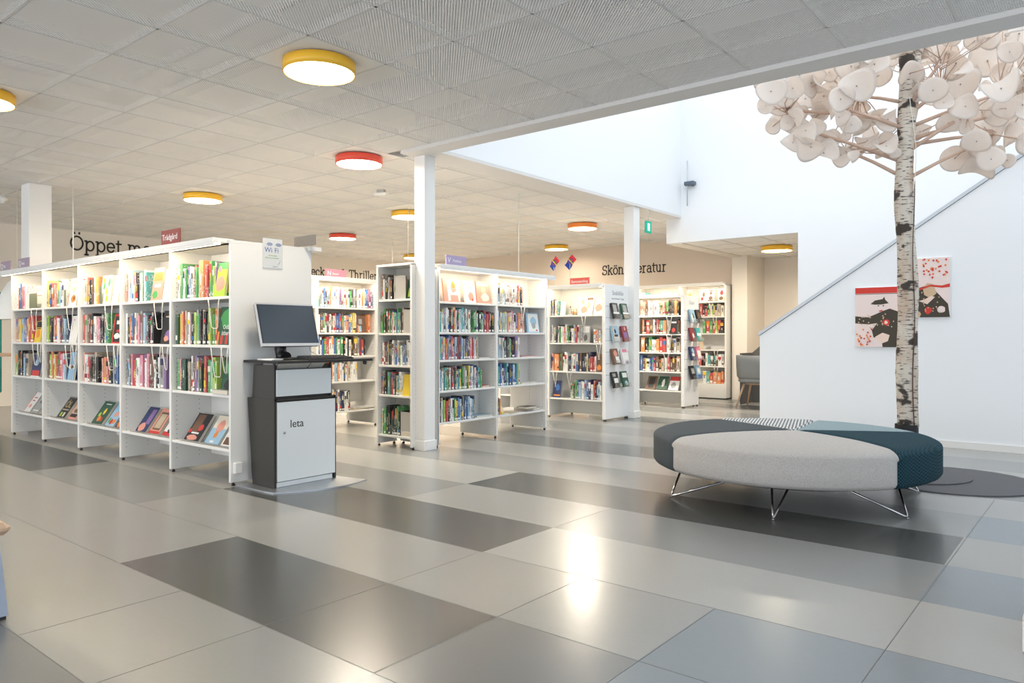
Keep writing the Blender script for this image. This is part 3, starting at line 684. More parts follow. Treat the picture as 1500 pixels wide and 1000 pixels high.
face(N_, .42, ZN[3], .11, .22, 'y', [], 'plain yellow face-out book, fourth shelf left of front column', v=.02)
row(N_, .03, .32, ZN[4], 'wgkvkkgk', w3, SH[4], .24, .31)
bookend(N_, .33, ZN[0], .15, .24, 'bfold', 'grey bookend on top shelf of narrow bookcase'); bookend(N_, .43, ZN[1], .12, .24, 'bfold', 'grey bookend on second shelf of narrow bookcase')
bookend(N_, .40, ZN[4], .14, .25, 'bfold', 'grey bookend on lowest shelf of narrow bookcase')
face(N_, .44, ZN[0], .10, .2, 'v', [('r','l',.2,.1,.5,.6)], 'green book leaning behind the bookend, top of narrow bookcase', tilt=20, v=.06, yaw=.4)
flat(N_, .42, .02, ZN[4], .15, .16, .05, 'w', 'thick white book lying flat, lowest shelf of narrow bookcase')
# end panel behind the narrow bay belongs to the two-bay case
m = MB(); m.box(-.02, 0, 0.03, -.002, .56, HV-.04); m.build('end_panel', M['white'], V.root)

# --- bookcase behind the kiosk
t = empty('bookcase', (-7.4, 5.44, 0), PI/2, 'white bookcase with pink sign behind the computer monitor', 'bookcase', 'white library bookcases')
NN = Unit(t, -7.4, 5.44, PI/2); HN = 1.87
for k in range(3): upright(t, -.92+k*.92, .60, HN-.04, .03)
ZK = (1.504, 1.192, .90, .59, .22)
for k in (-1, 0):
    for z in ZK: shelf(t, k*.92+.016, (k+1)*.92-.016, z, .58)
m = MB(); m.box(.015, .29, .3, .905, .30, HN-.05); m.build('back_panel', M['white'], t)
m = MB(); m.box(-.935, 0, HN-.05, .935, .60, HN-.03); m.build('top_board', M['white'], t); cornice(t, -.90, .98, HN, .07)
w4 = 'bookcase behind the monitor'
row(NN, .03, .88, ZK[0], 'twbwsowwwhwOwwgfekwswoybmr', w4, SH[0], .2, .25)
row(NN, .03, .62, ZK[1], 'wgwfnrbnwobsyw', w4, SH[1], .2, .25)
face(NN, .68, ZK[1], .18, .22, 'n', [('r','s',.3,.05,.6,.4),('r','o',.25,.0,.35,.45),('r','e',.4,.5,.7,.8)], 'brown face-out book picturing a house, second shelf behind the monitor', v=.03)
row(NN, .80, .85, ZK[1], 'o', w4, SH[1], .23, .24)
row(NN, .03, .40, ZK[2], 'bwgrwwgwg', w4, SH[2], .2, .25)
row(NN, .42, .76, ZK[2], 'kwkwNedr', w4, SH[2], .2, .24)
row(NN, .20, .62, ZK[3], 'oswwfwhww', w4, SH[3], .2, .25)
row(NN, .20, .52, ZK[4], 'awawaawf', w4, SH[4], .22, .27)
flat(NN, .72, .05, ZK[4], .34, .22, .012, 'h', 'thin tan magazine lying flat, lowest shelf behind the kiosk', .3)
flat(NN, .74, .03, ZK[4]+.013, .30, .22, .012, 'w', 'white magazine lying on the tan one, lowest shelf behind the kiosk', -.2)
flat(NN, .70, .03, ZK[2], .3, .2, .008, 'w', 'white leaflet lying flat, third shelf behind the kiosk')

# --- the case with the Sami flags
def wall_case(x0, x1, y, H, zs, lab, n, depth=.62, back=.3, lit=True, base=False):
    t = empty('bookcase', (x0, y, 0), 0, lab, 'bookcase', 'white library bookcases'); w = (x1-x0)/n
    for k in range(n+1): upright(t, k*w, depth, H-.04, .03, feet=not base)
    for k in range(n):
        for z in zs: shelf(t, k*w+.016, (k+1)*w-.016, z, depth-.02)
    m = MB(); m.box(.01, back, .05, x1-x0-.01, back+.012, H-.05); m.build('back_panel', M['white'], t)
    m = MB(); m.box(-.015, 0, H-.05, x1-x0+.015, depth, H-.03); m.build('top_board', M['white'], t)
    cornice(t, -.02, x1-x0-.02, H, .07, lit)
    if base: m = MB(); m.box(0, .01, .02, x1-x0, .03, zs[-1]-.02); m.build('plinth', M['white'], t)
    return t
ZS = (1.44, 1.055, .66, .28)
t = wall_case(-7.15, -5.33, 8.53, 1.86, ZS, 'white bookcase with coral red sign and two flags on top', 2)
S_ = Unit(t, -7.15, 8.53, 0); w5 = 'bookcase under flags'
uu = .91
row(S_, uu-.05+.06, uu+.16, ZS[0], 'bwnwt', w5, SH[0], .2, .23)
face(S_, uu+.22, ZS[0], .08, .2, 'w', [], 'white card face-out beside the candle jar on the flagged bookcase', v=.03)
face(S_, uu+.60, ZS[0], .22, .25, 'w', [('r','n',.5,.85,.95,.98),('e','i',.1,.1,.6,.5),('e','h',.5,.35,.8,.75),('r','i',.1,.6,.3,.9)], 'white sketch-covered face-out book, top shelf under the flags', v=.04, tilt=14)
face(S_, uu+.80, ZS[0], .16, .22, 'w', [('e','i',.1,.2,.8,.7)], 'white face-out book with a peach loop against the brochure panel', v=.05, tilt=16)
row(S_, uu+.02, uu+.55, ZS[1], 'mwfwkwrwgkfwsrwe', w5, SH[1], .2, .26)
face(S_, uu+.61, ZS[1], .12, .24, 'e', [('r','w',.1,.6,.9,.95),('e','f',.2,.1,.7,.5)], 'grey face-out book under a wire support, second shelf below flags', v=.03)
row(S_, uu+.74, uu+.85, ZS[1], 'wiw', w5, SH[1], .17, .19)
row(S_, uu+.02, uu+.78, ZS[2], 'kiOognwfkwbaayarrw', w5, SH[2], .2, .27)
face(S_, uu+.82, ZS[2], .12, .25, 'n', [('e','o',.2,.1,.8,.4)], 'brown face-out book beside the brochure panel, third shelf', v=.03)
face(S_, uu+.12, ZS[3], .14, .24, 'a', [('r','o',.1,.1,.9,.18),('e','b',.3,.4,.8,.8)], 'navy face-out book alone on the lowest shelf below flags', v=.03)
row(S_, uu+.36, uu+.86, ZS[3], 'whgbswwsbarksw', w5, SH[3], .2, .27)
for (u, z) in ((.60,ZS[0]),(.84,ZS[1]),(.12,ZS[2]),(.36,ZS[2])): wire_loop(t, uu+u, z, .07, .22, -.003)
def slat_panel(t, u, depth, H, title, sub, round_top=False):
    """grooved display panel on the case's end, facing +x"""
    m = MB(); m.box(u, -.01, .03, u+.03, depth, H, 0, bev=.004)
    for k in range(7): m.box(u+.0295, -.008, .62+k*.155, u+.0306, depth-.002, .626+k*.155, 1)
    p = m.build('slat_panel', [M['paper'], M['greymetal']], t)
    for v in (.02, depth-.03):
        f = MB(); f.lathe([(0,0),(.014,0),(.014,.012),(.006,.014),(.006,.03)], 10, (u+.015, v, 0)); f.build('foot', M['black'], p)
    x = MB(); addtext(x, title, .085, 0, 0, 0, 0, 'CENTER'); x.build('lettering', M['greyink'], p, (u+.0312, depth/2, H-.14), (0,0,PI/2))
    if sub: x = MB(); addtext(x, sub, .035, 0, 0, 0, 0, 'CENTER'); x.build('small_lettering', M['greyink'], p, (u+.0312, depth/2, H-.2), (0,0,PI/2))
    return p
pS = slat_panel(t, 1.835, .62, 1.85, 'Snabblån', 'nyare litteratur 7 dagar')
ES = Unit(t, -5.28, 8.53, PI/2)
BR = [[('k',[('r','e',.1,.4,.7,.9),('r','w',.0,.3,1,.42),('e','f',.5,.05,.8,.3)],'black and grey'),('v',[('r','e',.2,.4,.8,.9),('r','w',.0,.3,1,.42),('r','h',.1,.05,.9,.25)],'dark green and sand')],
      [('s',[('r','w',.0,.0,1,.4),('e','k',.3,.5,.6,.8),('r','k',.2,.3,.8,.45),('r','h',.0,.0,.2,1)],'light blue and white'),('d',[('e','i',.4,.7,.7,.95),('r','m',.2,.2,.8,.6)],'dark red and purple')],
      [('n',[('r','w',.4,.1,1,.5),('e','i',.2,.5,.8,.9)],'brown and white'),('w',[('r','p',.1,.75,.9,.95),('e','m',.3,.0,.8,.2)],'white and pink')],
      [('k',[('r','w',.2,.3,.9,.6),('r','e',.1,.7,.6,.9)],'black and white'),('v',[('r','w',.1,.6,.9,.9),('e','s',.3,.1,.8,.4)],'dark green and white')]]
def holders(unit, rows, us, zs, title, wd, ht, panel):
    for r, z in enumerate(zs):
        for c, u in enumerate(us):
            col, art, nm = rows[r][c]
            face(unit, u, z, wd, ht, col, art, '%s book in clear holder, %s of %s panel' % (nm, ('top row','second row','third row','bottom row')[r], title), tilt=-0.1, v=-.075, th=.03)
            BOOKS[-1]['tilt'] = 14
            m = MB(); m.box(-wd/2-.01, -.05, -.004, wd/2+.01, .01, -.001); m.box(-wd/2-.01, -.05, -.004, wd/2+.01, -.047, .05); m.box(-wd/2-.01,.008,-.004,wd/2+.01,.0105,.2)
            h = m.build('clear_holder', M['clear'], panel); 
            q = unit.w(u, -.055, z); pr = panel.parent.location
            h.location = (q[0]-pr.x, q[1]-pr.y, q[2]); h.rotation_euler = (math.radians(-14),0,PI/2)
holders(ES, BR, (.17, .42), (1.385, 1.075, .765, .45), 'Snabblån', .15, .22, pS)

ZT = (1.48, 1.183, .885, .575, .27)
t = wall_case(-7.1, -5.33, 10.88, 1.82, ZT, 'white bookcase right of the rear column in front of wall shelving', 2, .45)
T_ = Unit(t, -7.1, 10.88, 0); w6 = 'case right of rear column'
for k, s in enumerate(('rginwwpwirgkfo', 'weokrwergtehnn', 'ywokgworrwnnh', 'bynwbbrnhrnnnh')):
    row(T_, .92, 1.72 if k else 1.70, ZT[k], s, w6, SH[k], .2, .255)
row(T_, .05, .85, ZT[0], 'rwgnwkwrb', w6, SH[0], .2, .25)
face(T_, 1.62, ZT[1], .14, .25, 'k', [('e','r',.3,.1,.7,.4),('r','w',.2,.7,.8,.8)], 'black face-out book with a red spot, second shelf right of rear column', v=.0)
for k, (c, a, nm) in enumerate((('d',[('r','w',.2,.3,.8,.8)],'dark red'),('n',[('r','k',.2,.1,.8,.9)],'brown'),('v',[('e','w',.4,.2,.7,.8)],'dark green'),('w',[('r','r',.0,.7,1,1),('e','e',.2,.1,.7,.6)],'white with red top'))):
    face(T_, .98+k*.205, ZT[4]+.01, .17, .24, c, a, '%s magazine-sized book on the tilted lowest shelf right of rear column' % nm, tilt=30, v=.03)
for (u, z) in ((1.55,ZT[0]),(1.55,ZT[1]),(1.50,ZT[2])): wire_loop(t, u, z, .09, .24, -.003)
pT = slat_panel(t, 1.785, .52, 1.80, 'Daisy', '')
ET = Unit(t, -5.28, 10.88, PI/2)
BR2 = [[('s',[('e','v',.3,.3,.7,.7),('r','w',.0,.0,.4,.6)],'pale blue'),('k',[('e','n',.2,.3,.8,.8)],'black')],
       [('d',[('e','w',.3,.2,.7,.6)],'dark red'),('t',[('r','w',.0,.4,1,.6),('e','h',.4,.1,.8,.4)],'pale teal')],
       [('a',[('r','w',.2,.3,.8,.5),('e','s',.3,.5,.9,.9)],'navy'),('p',[('r','w',.1,.1,.9,.7)],'pale pink')],
       [('k',[('r','e',.2,.4,.9,.8)],'black and grey'),('s',[('r','b',.0,.0,1,.3),('e','w',.2,.4,.8,.8)],'sky blue')]]
holders(ET, BR2, (.20, .42), (1.365, 1.07, .765, .46), 'Daisy', .15, .22, pT)

ZB = (1.78, 1.51, 1.20, .90, .60, .28)
t = wall_case(-7.24, -5.44, 12.85, 2.125, ZB, 'tall white bookcase against the beige back wall', 2, .34, .32, base=True)
B_ = Unit(t, -7.24, 12.85, 0); w7 = 'back wall bookcase'
for k, s in enumerate(('', 'lkrgwyhh', 'rrggrlk', '', 'rkwntww', 'otwroo')):
    if s: row(B_, 1.25, 1.25+(.50 if k != 1 else .45), ZB[k], s, w7, SH[k], .19, .24)
for k, (u, c, a, nm) in enumerate(((1.08,'i',[('e','o',.2,.2,.8,.7)],'salmon'),(1.36,'w',[('e','n',.3,.4,.7,.8),('e','r',.1,.1,.5,.4)],'white flowered'),(1.50,'w',[('r','n',.1,.05,.9,.15),('r','n',.1,.85,.9,.95),('e','n',.3,.55,.7,.85),('e','n',.2,.15,.8,.45)],'white hourglass'),(1.70,'c',[('e','n',.2,.1,.8,.4),('e','d',.3,.5,.8,.9)],'brown patterned'))):
    face(B_, u, ZB[0], .13, .23, c, a, '%s face-out book atop the back wall bookcase' % nm, v=.03)
row(B_, .04, .25, ZB[0], 'wwt', w7, SH[0], .18, .22); row(B_, .50, .70, ZB[0], 'www', w7, SH[0], .18, .22); row(B_, .04, .8, ZB[1], 'whtwirw', w7, SH[1], .18, .22)
face(B_, 1.72, ZB[2], .13, .22, 'k', [('e','h',.35,.3,.7,.8)], 'black face-out book with a pale figure on the back wall bookcase', v=.03)
face(B_, 1.30, ZB[3], .10, .2, 'h', [('r','n',.0,.0,.2,1)], 'beige book leaning alone on back wall bookcase', tilt=22, v=.05, yaw=.5)
flat(B_, 1.68, .05, ZB[4], .18, .2, .03, 'w', 'white book lying flat on the back wall bookcase'); flat(B_, 1.68, .05, ZB[5], .18, .2, .03, 'c', 'cream book lying flat on lowest shelf of back wall bookcase')
for (u, z) in ((1.52,ZB[0]),(1.60,ZB[1]),(1.62,ZB[3]),(1.62,ZB[4])): wire_loop(t, u, z, .07, .2, -.003)
row(B_, 1.66, 1.76, ZB[1], 'hc', w7, SH[1], .2, .22)

# ------------------------------------------------------------------ the books themselves
def spine_mesh(mb, b, mi=(0,1,2,3), M4=None):
    """upright book; origin bottom centre of the spine, spine facing -y"""
    w, h, d = b['w'], b['h'], b['d']; bt = min(.0025, w*.15); o = len(mb.v); c, pg, st, dt = mi
    # cover: spine slightly rounded, two boards
    n = 4; prof = []
    for k in range(n+1):
        a = PI*k/n; prof.append((-w/2*math.cos(a), -.0035*math.sin(a)))
    outer = prof+[(w/2, d), (w/2-bt, d), (w/2-bt, .003), (-w/2+bt, .003), (-w/2+bt, d), (-w/2, d)]
    N = len(outer); vs = [(x, y+.0035, 0) for x, y in outer]+[(x, y+.0035, h) for x, y in outer]
    fs = [(i, (i+1) % N, N+(i+1) % N, N+i) for i in range(N)]
    i5, i6, i7, i8, i9, i10 = n+1, n+2, n+3, n+4, n+5, n+6
    for base in (0, N):
        q = [(n, i5, i6, i7), tuple([k for k in range(n+1)]+[i7, i8]), (i8, i9, i10, 0)]
        for f in q:
            g = tuple(base+k for k in f); fs.append(g if base else tuple(reversed(g)))
    mb.add(vs, fs, c)
    mb.box(-w/2+bt, .006, .003, w/2-bt, d-.002, h-.004, pg)
    if w > .009 and b.get('stk', True):
        mb.box(-w/2*.75, -.0012, .010, w/2*.75, .001, .030, st)
        if b.get('dot'): mb.box(-w*.3, -.0012, h-.035, w*.3, .001, h-.02, dt)
    for q, (ci, z0, z1, wf) in enumerate(b.get('bands', ())):
        y = -.0006-.0002*q; x1 = w/2*wf
        mb.add([(-x1,y,z0*h),(x1,y,z0*h),(x1,y,z1*h),(-x1,y,z1*h)], [(0,1,2,3)], b['bandmi'][q])
    if M4 is not None: mb.xf(M4, o)
def cover_mesh(mb, b, mi_c, mi_p, artmi, M4=None):
    """book seen by its cover: origin bottom centre, cover facing -y"""
    w, h, d = b['w'], b['h'], b['d']; o = len(mb.v)
    mb.box(-w/2, 0, 0, w/2, .0022, h, mi_c, 0); mb.box(-w/2, d-.0022, 0, w/2, d, h, mi_c)
    mb.box(-w/2, .0022, 0, -w/2+.002, d-.0022, h, mi_c); mb.box(-w/2+.002, .0022, .003, w/2-.003, d-.0022, h-.003, mi_p)
    for k, (sh, cc, a0, b0, a1, b1) in enumerate(b['art']):
        x0, x1, z0, z1 = -w/2+a0*w, -w/2+a1*w, b0*h, b1*h; y = -.0003-.00012*k
        if sh == 'r': pts = [(x0,z0),(x1,z0),(x1,z1),(x0,z1)]
        else: pts = [((x0+x1)/2+(x1-x0)/2*math.cos(2*PI*j/14)*(1+.12*math.sin(3*j)), (z0+z1)/2+(z1-z0)/2*math.sin(2*PI*j/14)*(1+.1*math.cos(2*j))) for j in range(14)]
        mb.add([(x, y, z) for x, z in pts], [tuple(range(len(pts)))], artmi(cc))
    if M4 is not None: mb.xf(M4, o)
def flat_mesh(mb, b, mi_c, mi_p, M4=None):
    w, h, d = b['w'], b['h'], b['d']; o = len(mb.v); t = min(.002, h*.3)
    mb.box(-w/2, 0, 0, w/2, d, t, mi_c); mb.box(-w/2, 0, h-t, w/2, d, h, mi_c); mb.box(-w/2, d-.002, t, w/2, d, h-t, mi_c)
    mb.box(-w/2+.003, .003, t, w/2-.003, d-.002, h-t, mi_p)
    if M4 is not None: mb.xf(M4, o)
def pose(b):
    u = b['unit']; 
    if b['t'] == 'spine': e = Euler((0, b['lean'], u.rz), 'XYZ')
    elif b['t'] == 'face': e = Euler((-math.radians(b['tilt']), 0, u.rz+b['yaw']), 'XYZ')
    else: e = Euler((0,0,u.rz+b['yaw']), 'XYZ')
    z = b['z']+.0008
    return Vector(u.w(b['u'], b['v'], z)), e
def area(b):
    p, e = pose(b); R = e.to_matrix(); w, h = b['w'], (b['h'] if b['t'] != 'flat' else max(b['h'], .02)); 
    c = [proj(*(p+R @ Vector(q))) for q in ((-w/2,0,0),(w/2,0,0),(w/2,0,h),(-w/2,0,h))]
    a = 0
    for i in range(4): a += c[i][0]*c[(i+1) % 4][1]-c[(i+1) % 4][0]*c[i][1]
    a = abs(a)/2; x = sum(q[0] for q in c)/4; y = sum(q[1] for q in c)/4
    if x < 12 or 604 < x < 639 and b['unit'] is not U or 916 < x < 939: a *= .05
    if b['unit'] is NN and (x > 550 or x < 466 or (y > 513 and x < 488)): a *= .03
    if b['unit'] is V and x < 643: a *= .1
    if b['unit'] is S_ and x < 806: a *= .05
    if b['unit'] is T_ and x < 939: a *= .05
    if b['unit'] is B_ and (x < 1030 and y > 445): a *= .03
    if b['t'] == 'face': a *= 1.6
    b['hid'] = a < 1.
    return a
for b in BOOKS: b['area'] = area(b); b['dot'] = random.random() < .14; b['stk'] = random.random() < .6
BOOKS = [b for b in BOOKS if b['area'] > 2]
BOOKS.sort(key=lambda b: -b['area'])
near = BOOKS[:298]; rest = BOOKS[298:]
# labels for the upright books: colour, neighbours, shelf, bay
rows_ = {}
for b in BOOKS:
    if b['t'] == 'spine': rows_.setdefault((b['where'], b['sh']), []).append(b)
SHORT = {'grey':'grey'}
RB = random.Random(77)
for b in BOOKS:
    if b['t'] != 'spine': continue
    bands = []; lite = b['c'] in 'wcyslhei'
    k = RB.random()
    if k < .35: bands.append((RB.choice('wckrodbgayn'), RB.uniform(.55,.7), RB.uniform(.75,.97), .86))
    if k > .8: bands.append((RB.choice('wkrydb'), .14, RB.uniform(.2,.34), .86))
    if RB.random() < .8:
        z = RB.uniform(.3,.45); bands.append(('k' if lite else RB.choice('wwcy'), z, z+RB.uniform(.18,.38), .22))
    b['bands'] = bands
for key, lst in rows_.items():
    lst.sort(key=lambda b: b['u']); nm = [BC[b['c']][0] for b in lst]; seen = {}
    for i, b in enumerate(lst):
        L_ = nm[i-1] if i else None; R_ = nm[i+1] if i+1 < len(nm) else None
        if L_ and R_: s = '%s book between %s and %s ones' % (nm[i], L_, R_) if L_ != R_ else '%s book between two %s ones' % (nm[i], L_)
        elif R_: s = '%s book beginning the row next to %s' % (nm[i], R_)
        elif L_: s = '%s book ending the row next to %s' % (nm[i], L_)
        else: s = '%s book standing alone' % nm[i]
        b['lab'] = s; seen.setdefault(tuple([nm[i]]+sorted([str(L_), str(R_)])), []).append(i)
    for k, idx in seen.items():
        if len(idx) > 1:
            for i in idx:
                b = lst[i]; o = ('first','second','third','fourth','fifth','sixth','seventh','eighth','ninth','tenth','eleventh','twelfth','13th','14th','15th','16th','17th','18th','19th','20th','21st','22nd','23rd','24th','25th','26th','27th','28th','29th','30th','31st','32nd','33rd','34th','35th','36th','37th','38th','39th','40th')[min(i, 39)]
                b['lab'] = '%s book standing %s from left' % (nm[i], o)
    for b in lst: b['lab'] = '%s, %s, %s' % (b['lab'], key[1], key[0])
for k, b in enumerate(near):
    p, e = pose(b)
    if b['t'] == 'spine':
        b['bandmi'] = [4+q for q in range(len(b['bands']))]
        m = MB(); spine_mesh(m, b); o = m.build('book', [BM[b['c']], M['page'], M['sticker'], M['reddot']]+[M['P'+q[0]] for q in b['bands']], None, p, e); lab = b['lab']
    elif b['t'] == 'face':
        mats = [M['P'+b['c']], M['page']]; idx = {}
        def am(cc):
            if cc not in idx: idx[cc] = len(mats); mats.append(M['P'+cc])
            return idx[cc]
        m = MB(); cover_mesh(m, b, 0, 1, am); o = m.build('book', mats, None, p, e); lab = b['label']
        if b.get('text'):
            tx = b['text']; x = MB()
            for li, line in enumerate(tx[0].split('\n')): addtext(x, line, tx[1], 0, 0, -li*tx[1]*.95, 0, 'CENTER')
            x.build('title', M[tx[4]] if len(tx) > 4 else M['sticker'], o, (0, -.0022, tx[3]+.0), None)
    else:
        m = MB(); flat_mesh(m, b, 0, 1); o = m.build('book', [BM[b['c']], M['page']], None, p, e); lab = b['label']
    tag(o, lab, 'book', 'library books on the shelves')
big = MB(); keys = list(BC); mats = [BM[k] for k in keys]+[M['page'], M['sticker'], M['reddot']]+[M['P'+k] for k in keys]; n = len(keys)
for b in rest:
    p, e = pose(b); M4 = Matrix.Translation(p) @ e.to_matrix().to_4x4()
    if b['t'] == 'spine': b['bandmi'] = [n+3+keys.index(q[0]) for q in b['bands']]
    if b['t'] == 'spine': spine_mesh(big, b, (keys.index(b['c']), n, n+1, n+2), M4)
    elif b['t'] == 'face': cover_mesh(big, b, n+3+keys.index(b['c']), n, lambda cc: n+3+keys.index(cc), M4)
    else: flat_mesh(big, b, keys.index(b['c']), n, M4)
if rest: tag(big.build('books', mats), 'farther small books standing on the bookcases behind kiosk and columns', 'book', 'library books on the shelves', 'stuff')
print('BOOKS', len(BOOKS), len(near), len(rest), round(near[-1]['area'], 1))

# ------------------------------------------------------------------ signs on the bookcases
def sign(x, y, z, w, h, rz, mt, txt, label, th=.012, big=None, col='signwhite'):
    t = empty('shelf_sign', (x, y, z), rz, label, 'sign', 'small shelf signs')
    m = MB(); m.box(0, 0, 0, w, th, h, 0, bev=.001); m.build('plate', M[mt], t)
    if txt or big:
        x_ = MB(); off = .02
        if big: addtext(x_, big, h*.75, .02, -.001, h*.25, 0); off = .02+h*.75
        if txt: addtext(x_, txt, h*(.42 if big else .55), off, -.001, h*.33, 0)
        x_.build('lettering', M[col], t)
    return t
sign(-6.18, 2.975, 1.901, .31, .125, 0, 'signred', 'Trädgård', 'dusty red sign reading Trädgård atop the long bookcase')
sign(-9.51, 2.975, 1.901, .31, .11, 0, 'signmauve', 'Hem', 'small mauve sign on the far end of the long bookcase, before the square column', big='Q')
sign(-10.09, 2.975, 1.901, .31, .11, 0, 'signmauve', 'Mat', 'small mauve sign cut by the left edge of the picture', big='Q')
t = empty('shelf_sign', (-5.385, 3.72, 1.901), 0, 'dark grey back of a sign on the long bookcase above the poster', 'sign', 'small shelf signs')
m = MB(); m.box(0, 0, 0, .29, .012, .085, bev=.001); m.build('plate', M['signgrey'], t)
sign(-5.36, 5.54, 1.891, .31, .10, PI/2, 'signpurple', 'Medicin', 'purple sign marked V on the bookcase right of the front column', big='V')
sign(-7.45, 5.60, 1.87, .31, .10, PI/2, 'signpink', 'Resor', 'pink sign marked N on the bookcase behind the monitor', big='N')
sign(-5.93, 8.62, 1.86, .32, .10, 0, 'signcoral', 'Samesamling', 'coral red sign reading Samesamling beside the two flags')
# table flags
for k, (x, dx) in enumerate(((-6.30, .0), (-6.02, .03))):
    y = 8.75
    t = empty('table_flag', (x, y, 1.86), .2*k, ['small flag drooping on the outer pole, nearer the front column', 'brighter blue small flag nearer the coral sign'][k], 'flag', 'two small flags on a bookcase')
    p = MB(); p.lathe([(0,0),(.035,0),(.033,.008),(.006,.012),(.004,.02)], 16); p.tube([(0,0,.01),(0,0,.46)], .004, 8); p.build('pole', M['silver'], t)
    f = MB(); W = .19
    def P2(a, b):      # cloth drooping diagonally from the pole
        ang = math.radians(-52); u, v = a*W, b*.15
        return (-(u*math.cos(ang)*.9-v*math.sin(ang)*.6)+.10, .012*math.sin(9*a+k)-.008, .38+u*math.sin(ang)+v*math.cos(ang)*.8)
    bands = [(0,.34,0),(.34,.41,1),(.41,.48,2),(.48,1,3)]
    for (a0, a1, mi) in bands:
        nn = 5
        for q in range(nn):
            s0 = a0+(a1-a0)*q/nn; s1 = a0+(a1-a0)*(q+1)/nn
            f.add([P2(s0,0),P2(s1,0),P2(s1,1),P2(s0,1)], [(0,1,2,3)], mi)
    for q in range(24):
        a = 2*PI*q/24; a2 = 2*PI*(q+1)/24; 
        mi = 0 if math.cos((a+a2)/2) > 0 else 3
        pts = [Vector(P2(.42+r*math.cos(x_), .5+r*1.25*math.sin(x_)))+Vector((0,-.003,0)) for x_, r in ((a,.2),(a2,.2),(a2,.24),(a,.24))]
        f.add(pts, [(0,1,2,3)], mi)
    f.build('cloth', [M['flagred'], M['flaggreen'], M['flagyellow'], M['flagblue']], t)
# candle jar and small bottle on the flagged bookcase
t = empty('candle_jar', S_.w(.91+.42, .05, 1.441), 0, 'small glass jar with an orange label on the top shelf below the flags', 'jar')
m = MB(); m.lathe([(0,0),(.036,0),(.036,.09),(.033,.09),(.033,.004)], 20); m.build('glass', M['glass'], t)
m = MB(); m.lathe([(0,.005),(.031,.005),(.031,.055),(0,.055)], 20); m.build('wax', mat('wax', (.85,.62,.28), .5), t); m = MB(); m.box(-.015,-.0375,.02,.015,-.036,.05); m.build('label', M['lamporange'], t)
t = empty('bottle', S_.w(.91+.34, .06, 1.441), 0, 'small clear bottle with dark stopper beside the orange-labelled jar', 'bottle')
m = MB(); m.lathe([(0,0),(.018,0),(.018,.07),(.007,.09),(.007,.11)], 16); m.build('body', M['glass'], t); m = MB(); m.lathe([(0,.11),(.009,.11),(.009,.125),(0,.125)], 12); m.build('stopper', M['black'], t)

# ------------------------------------------------------------------ kiosk
KX, KY0, KY1 = -4.87, 3.195, 3.755
t = empty('computer_kiosk', (KX, KY0, 0), 0, 'black and white standing computer kiosk against the end of the long bookcase', 'kiosk')
W = KY1-KY0; side = lambda a, b, d: (a, d, b)
m = MB()
lower = [(-.29,.012),(0,.012),(0,.675),(-.36,.675),(-.355,.62)]
for y0, y1 in ((-.004,.016),(W-.016,W+.004)): m.prism(lower, y0, y1, side)
m.prism([(-.29,.012),(-.02,.012),(-.02,.675),(-.36,.675)], .016, W-.016, side); m.box(-.02, .0, .66, .0, W, .675)
m.build('lower_cabinet', M['anthracite'], t)
m = MB(); m.prism([(-.30,.675),(-.02,.675),(-.02,.93),(-.28,.93)], .0, W-.035, side); m.box(-.02,-.002,.675,-.004,.012,.95); m.box(-.02,W-.048,.675,-.004,W-.034,.95); m.build('upper_cabinet', M['anthracite'], t)
m = MB(); m.box(-.006, .02, .055, .012, W-.012, .650, 0, bev=.002); d = m.build('door', M['kiosk'], t)
m = MB(); m.lathe([(0,.0),(.009,.0),(.009,.006),(.0,.006)], 16); m.build('lock', M['chrome'], d, (.012, .075, .42), (0,PI/2,0))
m = MB(); addtext(m, 'leta', .085, 0, 0, 0, 0); m.build('lettering', M['text'], d, (.0126, .125, .455), (0,0,PI/2))
m = MB(); m.box(-.006, .014, .695, .010, W-.05, .895, 0, bev=.002); m.build('drawer_front', M['kiosk'], t)
m = MB(); m.box(-.015, .02, .012, -.004, W-.03, .048); m.build('plinth', M['kiosk'], t)
m = MB(); pl = [(-.36,-.10),(.02,-.10),(.12,-.09)]
for k in range(13):
    a = -PI/2*0+k/12; pl.append((.12+.12*math.sin(PI*a)+.13*a, -.09+(W+.20)*a))
pl += [(.0,W+.06),(-.36,W+.06)]
m.prism(pl, .0, .010, lambda a, b, d: (a, b, d)); 
b_ = m.build('base_plate', M['steel'], t)
m = MB(); m.box(-.37, -.035, .945, .10, .86, .965, 0, bev=.002); m.build('desktop', M['blackm'], t)
m = MB(); m.prism([(-.2,.945),(.03,.945),(-.02,.90),(-.2,.90)], .03, .30, side); m.prism([(-.2,.945),(.03,.945),(-.02,.90),(-.2,.90)], .31, .44, side); m.build('under_tray', M['greymetal'], t)
m = MB(); m.lathe([(0,0),(.016,0),(.016,.02),(.012,.028),(0,.028)], 16); m.build('height_switch', M['black'], t, (.085, .79, .945), (PI,0,0))
